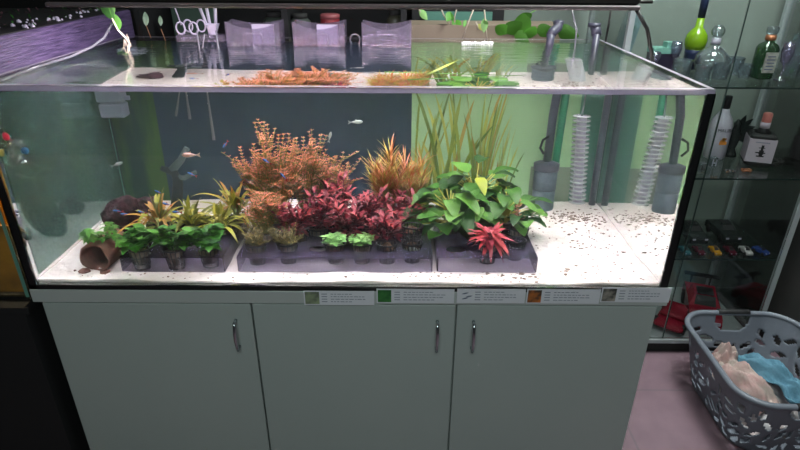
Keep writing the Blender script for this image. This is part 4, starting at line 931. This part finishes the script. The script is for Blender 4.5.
# model cars
def car(scale, body, lb, px, py, z, rz, grp, wing=False, yadd=0):
    p_ = A(px, py, z=z); y = min(max(p_.y+yadd, VY0+.03+scale*.5), VY1-.03-scale*.45); t = thing('model_car', lb, 'toy car', (min(p_.x, VX1-.035-scale*.25), y, z), rz, grp)
    s_ = scale; m = MB()
    prof = [(-.5, .10), (-.5, .20), (-.44, .26), (-.22, .29), (-.10, .40), (.16, .42), (.32, .30), (.47, .28), (.5, .20), (.5, .10)]
    vs = []
    for sx_, ins in ((-1, 0), (-1, 1), (1, 1), (1, 0)):
        for (yy, zz) in prof: w = .21 if not (ins and zz > .29) else .15; vs.append((sx_*(w if ins == 0 else w*1.0)*(1 if not ins else .98)*s_, yy*s_, (zz if ins else min(zz, .29))*s_))
    n = len(prof)
    fs = [tuple(range(n-1, -1, -1)), tuple(3*n+i for i in range(n))]
    for k in range(3):
        for i in range(n): fs.append((k*n+i, k*n+(i+1) % n, (k+1)*n+(i+1) % n, (k+1)*n+i))
    m.add(vs, fs); m.build('body', body, t)
    MB().add([(-.14*s_, -.205*s_, .30*s_), (.14*s_, -.205*s_, .30*s_), (.125*s_, -.105*s_, .405*s_), (-.125*s_, -.105*s_, .405*s_), (-.14*s_, -.215*s_, .31*s_), (.14*s_, -.215*s_, .31*s_), (.125*s_, -.115*s_, .415*s_), (-.125*s_, -.115*s_, .415*s_)], [(4, 5, 6, 7), (0, 3, 2, 1), (0, 1, 5, 4), (2, 3, 7, 6), (1, 2, 6, 5), (3, 0, 4, 7)]).box((-.11*s_, -.09*s_, .418*s_), (.11*s_, .13*s_, .424*s_)).build('window_glass', 'ink_black', t)
    for sx_ in (-1, 1):
        for yy in (-.30, .30): MB().lathe([(.10*s_, -.03*s_), (.11*s_, -.02*s_), (.11*s_, .02*s_), (.10*s_, .03*s_)], 14, X=T(sx_*.19*s_, yy*s_, .11*s_, 0, PI/2)).build('wheel', 'ink_black', t)
    for sx_ in (-1, 1): MB().box((sx_*.15*s_-.035*s_, -.512*s_, .19*s_), (sx_*.15*s_+.035*s_, -.497*s_, .23*s_)).build('headlight', 'white_plastic', t)
    if wing: MB().box((-.24*s_, .43*s_, .42*s_), (.24*s_, .52*s_, .44*s_)).box((-.14*s_, .46*s_, .28*s_), (-.12*s_, .5*s_, .42*s_)).box((.12*s_, .46*s_, .28*s_), (.14*s_, .5*s_, .42*s_)).build('rear_wing', 'ink_black', t)
g_ = 'tiny toy cars along the lower glass shelf'
for px, c_, lb in ((684, 'car_teal', 'tiny teal toy car, nearest the tank edge'), (698, 'car_maroon', 'tiny dark red toy car between the teal and yellow ones'), (714, 'car_yellow', 'tiny yellow toy car with a black windscreen'), (729, 'car_maroon', 'tiny maroon toy car between the yellow and white ones'), (745, 'car_white', 'tiny white toy car with a dark windscreen'), (760, 'car_blue', 'tiny blue toy car at the end of the row')):
    car(.062, c_, lb, px, 253, S3, 0 if px != 760 else .35, g_)
car(.165, 'car_black', 'larger black model car partly hidden by the tank edge', 689, 238, S3, 0, 'larger black model cars on the lower shelf')
car(.165, 'car_black', 'larger black model car behind the yellow and maroon toy cars', 721, 237, S3, 0, 'larger black model cars on the lower shelf')
car(.30, 'car_red', 'big red model car with a black rear wing on the cabinet base', 704, 322, S4, -.35, None, True)
t = thing('model_car', 'red model car lying low at the left of the cabinet base', 'toy car', (1.33, .83, S4+.003), .9)
MB().box((-.11, -.06, .012), (.11, .06, .04), bev=.01).box((-.05, -.05, .04), (.05, .05, .062), bev=.008).build('body', 'car_red', t)
for x in (-.07, .07):
    for y in (-.055, .055): MB().lathe([(.02, -.01), (.022, 0), (.02, .01)], 12, X=T(x, y, .02, PI/2)).build('wheel', 'ink_black', t)

# ------------------------------------------------------------------ laundry basket
bk = thing('laundry_basket', 'grey plastic laundry basket with leaf-shaped openings on the floor', 'basket', (1.425, .365, 0), -.03)
def rr(w, d, r, n):          # rounded rectangle outline, evenly spaced
    pts = []; P = 2*(w+d)-8*r+2*PI*r
    segs = [((w/2-r, -d/2), (1, 0), 0)]
    def at(s):
        seq = [('l', (-w/2+r, -d/2), (1, 0), w-2*r), ('a', (w/2-r, -d/2+r), -PI/2, r), ('l', (w/2, -d/2+r), (0, 1), d-2*r), ('a', (w/2-r, d/2-r), 0, r), ('l', (w/2-r, d/2), (-1, 0), w-2*r), ('a', (-w/2+r, d/2-r), PI/2, r), ('l', (-w/2, d/2-r), (0, -1), d-2*r), ('a', (-w/2+r, -d/2+r), PI, r)]
        for q in seq:
            if q[0] == 'l':
                if s <= q[3]: return (q[1][0]+q[2][0]*s, q[1][1]+q[2][1]*s)
                s -= q[3]
            else:
                l_ = PI/2*r
                if s <= l_: a_ = q[2]+s/r; return (q[1][0]+r*math.cos(a_), q[1][1]+r*math.sin(a_))
                s -= l_
        return (-w/2+r, -d/2)
    return [at(P*i/n) for i in range(n)]
NB, NH = 200, 38; BH = .262
def bpt(i, j):
    f = j/NH; w = .30+(.42-.30)*f**.8; d = .38+(.50-.38)*f**.8
    return (*rr(w, d, .085+.02*f, NB)[i], .004+BH*f)
rings = []
for j in range(NH+1):
    f = j/NH; w = .30+.12*f**.8; d = .38+.12*f**.8; rings.append([(x, y, .004+BH*f) for x, y in rr(w, d, .085+.02*f, NB)])
random.seed(5)
cells = [[True]*NB for _ in range(NH)]
for _ in range(900):     # leaf shaped slots at mixed angles
    ci, cj, a_, l_, w_ = R(0, NB), R(3, NH-8), random.choice((.6, 1.1, 1.6, 2.2, 2.7, .1))+R(-.2, .2), R(2.6, 4.2), R(1.1, 1.7)
    mine = []
    for i in range(int(ci-5), int(ci+6)):
        for j in range(int(cj-5), int(cj+6)):
            dx_, dj = i+.5-ci, j+.5-cj; u_ = dx_*math.cos(a_)+dj*math.sin(a_); v_ = -dx_*math.sin(a_)+dj*math.cos(a_)
            if (u_/l_)**2+(v_/w_)**2 < 1 and 2 <= j < NH-4: mine.append((i % NB, j))
    near = any(not cells[(j+b_) if 0 <= j+b_ < NH else j][(i+a2) % NB] for i, j in mine for a2 in (-1, 0, 1) for b_ in (-1, 0, 1))
    if not near:
        if not any(j > NH-15 and abs(rings[j][i][0]) < .085 for i, j in mine):
            for i, j in mine: cells[j][i] = False
# handle openings on the back short side and the front one
per = rings[NH]
for j in range(NH-10, NH-1):
    for i in range(NB):
        x, y, z = rings[j][i]
        if abs(x) < .066*math.sqrt(max(0, 1-((NH-2-j)/10)**2)) and abs(y) > .2: cells[j][i] = False
m = MB(); vs = [v for r_ in rings for v in r_]; fs = []
for j in range(NH):
    for i in range(NB):
        if cells[j][i]: fs.append((j*NB+i, j*NB+(i+1) % NB, (j+1)*NB+(i+1) % NB, (j+1)*NB+i))
m.add(vs, fs, 0, True); fb = tuple(range(NB-1, -1, -1)); m.f.append(fb); m.mi.append(0); m.sm.append(False)
o = m.build('side_wall', 'basket', bk); md = o.modifiers.new('thick', 'SOLIDIFY'); md.thickness = .003
m = MB(); pts = [(x*1.015, y*1.015, .004+BH) for x, y, z in rings[NH]]; m.tube(pts, .0105, 8, closed=True); m.build('rim', 'basket', bk)
for s_ in (-1, 1):
    m = MB(); m.tube([(x, s_*.256+ (0), .004+BH+.003) for x in (-.06, -.03, 0, .03, .06)], .0125, 10); tag(m.build('handle', 'ink_black', bk), 'black handle grip')
# laundry
def cloth(name, label, mname, cx, cy, z0, sx_, sy_, h, seed, rz=0):
    random.seed(seed); n = 26; vs = []; fs = []; ph = [R(0, 6) for _ in range(8)]
    for j in range(n+1):
        for i in range(n+1):
            u_, v_ = i/n*2-1, j/n*2-1; r_ = (abs(u_)**2.6+abs(v_)**2.6)**(1/2.6)
            k = .92+.08*math.sin(4*math.atan2(v_, u_)+ph[0])
            z = h*max(0, 1-r_**2*.9)+.012*math.sin(u_*7+ph[1]+2*math.sin(v_*3+ph[3]))+.009*math.sin(v_*11+u_*5+ph[2])+.004*math.sin(u_*23+v_*9)
            vs.append((u_*sx_*k, v_*sy_*k, z))
    for j in range(n):
        for i in range(n): a_ = j*(n+1)+i; fs.append((a_, a_+1, a_+n+2, a_+n+1))
    o = MB().add(vs, fs, 0, True).build(name, mname); o.location = (cx, cy, z0); o.rotation_euler = (0, 0, rz); md = o.modifiers.new('thick', 'SOLIDIFY'); md.thickness = .004; tag(o, label, 'laundry', 'laundry in the grey basket'); return o
cloth('laundry_cloth', 'crumpled white laundry at the bottom of the grey basket', 'whitecloth', 1.425, .37, .06, .125, .165, .07, 11)
cloth('laundry_cloth', 'crumpled pink and cream cloth heaped in the basket', 'pinkcloth', 1.36, .36, .125, .072, .12, .075, 12, .25)
cloth('laundry_cloth', 'small cream cloth bunch at the back corner of the basket', 'pinkcloth', 1.36, .49, .13, .05, .04, .08, 13)
cloth('laundry_cloth', 'light blue towel lying over the pink cloth in the basket', 'bluecloth', 1.47, .36, .16, .045, .14, .055, 14, .35)

# ------------------------------------------------------------------ lights
def area(n, loc, sx_, sy_, p, rot=(0, 0, 0), col=(1, 1, 1), spread=None):
    l = bpy.data.lights.new(n, 'AREA'); l.shape = 'RECTANGLE'; l.size = sx_; l.size_y = sy_; l.energy = p; l.color = col
    if spread: l.spread = spread
    o = bpy.data.objects.new(n, l); o.location = loc; o.rotation_euler = rot; COL.objects.link(o); return o
area('lamp_light', (-.02, .37, 1.389), 1.40, .14, 16, col=(1, .89, .97))
area('neighbour_light', (-1.2, .1, 1.22), .5, .2, 26, col=(1, .8, .5))
area('room_light', (.1, -1.8, 2.45), 1.0, 1.0, 25, (math.radians(30), 0, 0), (.82, 1, .95))
area('cabinet_fill', (1.15, .35, 2.55), .6, .6, 52, col=(.93, 1, .96))  # added unseen fill, brightens the display cabinet and basket
w = bpy.data.worlds.new('world'); SC.world = w; w.use_nodes = True; w.node_tree.nodes['Background'].inputs[0].default_value = (.03, .035, .035, 1)
# ------------------------------------------------------------------ camera
cam = bpy.data.cameras.new('camera'); co = bpy.data.objects.new('camera', cam); COL.objects.link(co); SC.camera = co
cam.sensor_width = 36; cam.lens = FOC/800*36; cam.clip_start = .01
co.matrix_world = Matrix.Translation(CAM) @ Matrix.Rotation(math.radians(90)-PITCH, 4, 'X') @ Matrix.Rotation(ROLL, 4, 'Z')
vs_ = SC.view_settings; vs_.view_transform = 'Standard'; vs_.look = 'None'; vs_.gamma = 1; vs_.exposure = 0; vs_.use_curve_mapping = False
cy = SC.cycles; cy.max_bounces = 20; cy.diffuse_bounces = 4; cy.glossy_bounces = 6; cy.transmission_bounces = 14; cy.transparent_max_bounces = 24; cy.volume_bounces = 1
cy.caustics_refractive = True; cy.caustics_reflective = True; cy.sample_clamp_indirect = 0; cy.sample_clamp_direct = 0; cy.blur_glossy = 0; cy.use_denoising = True
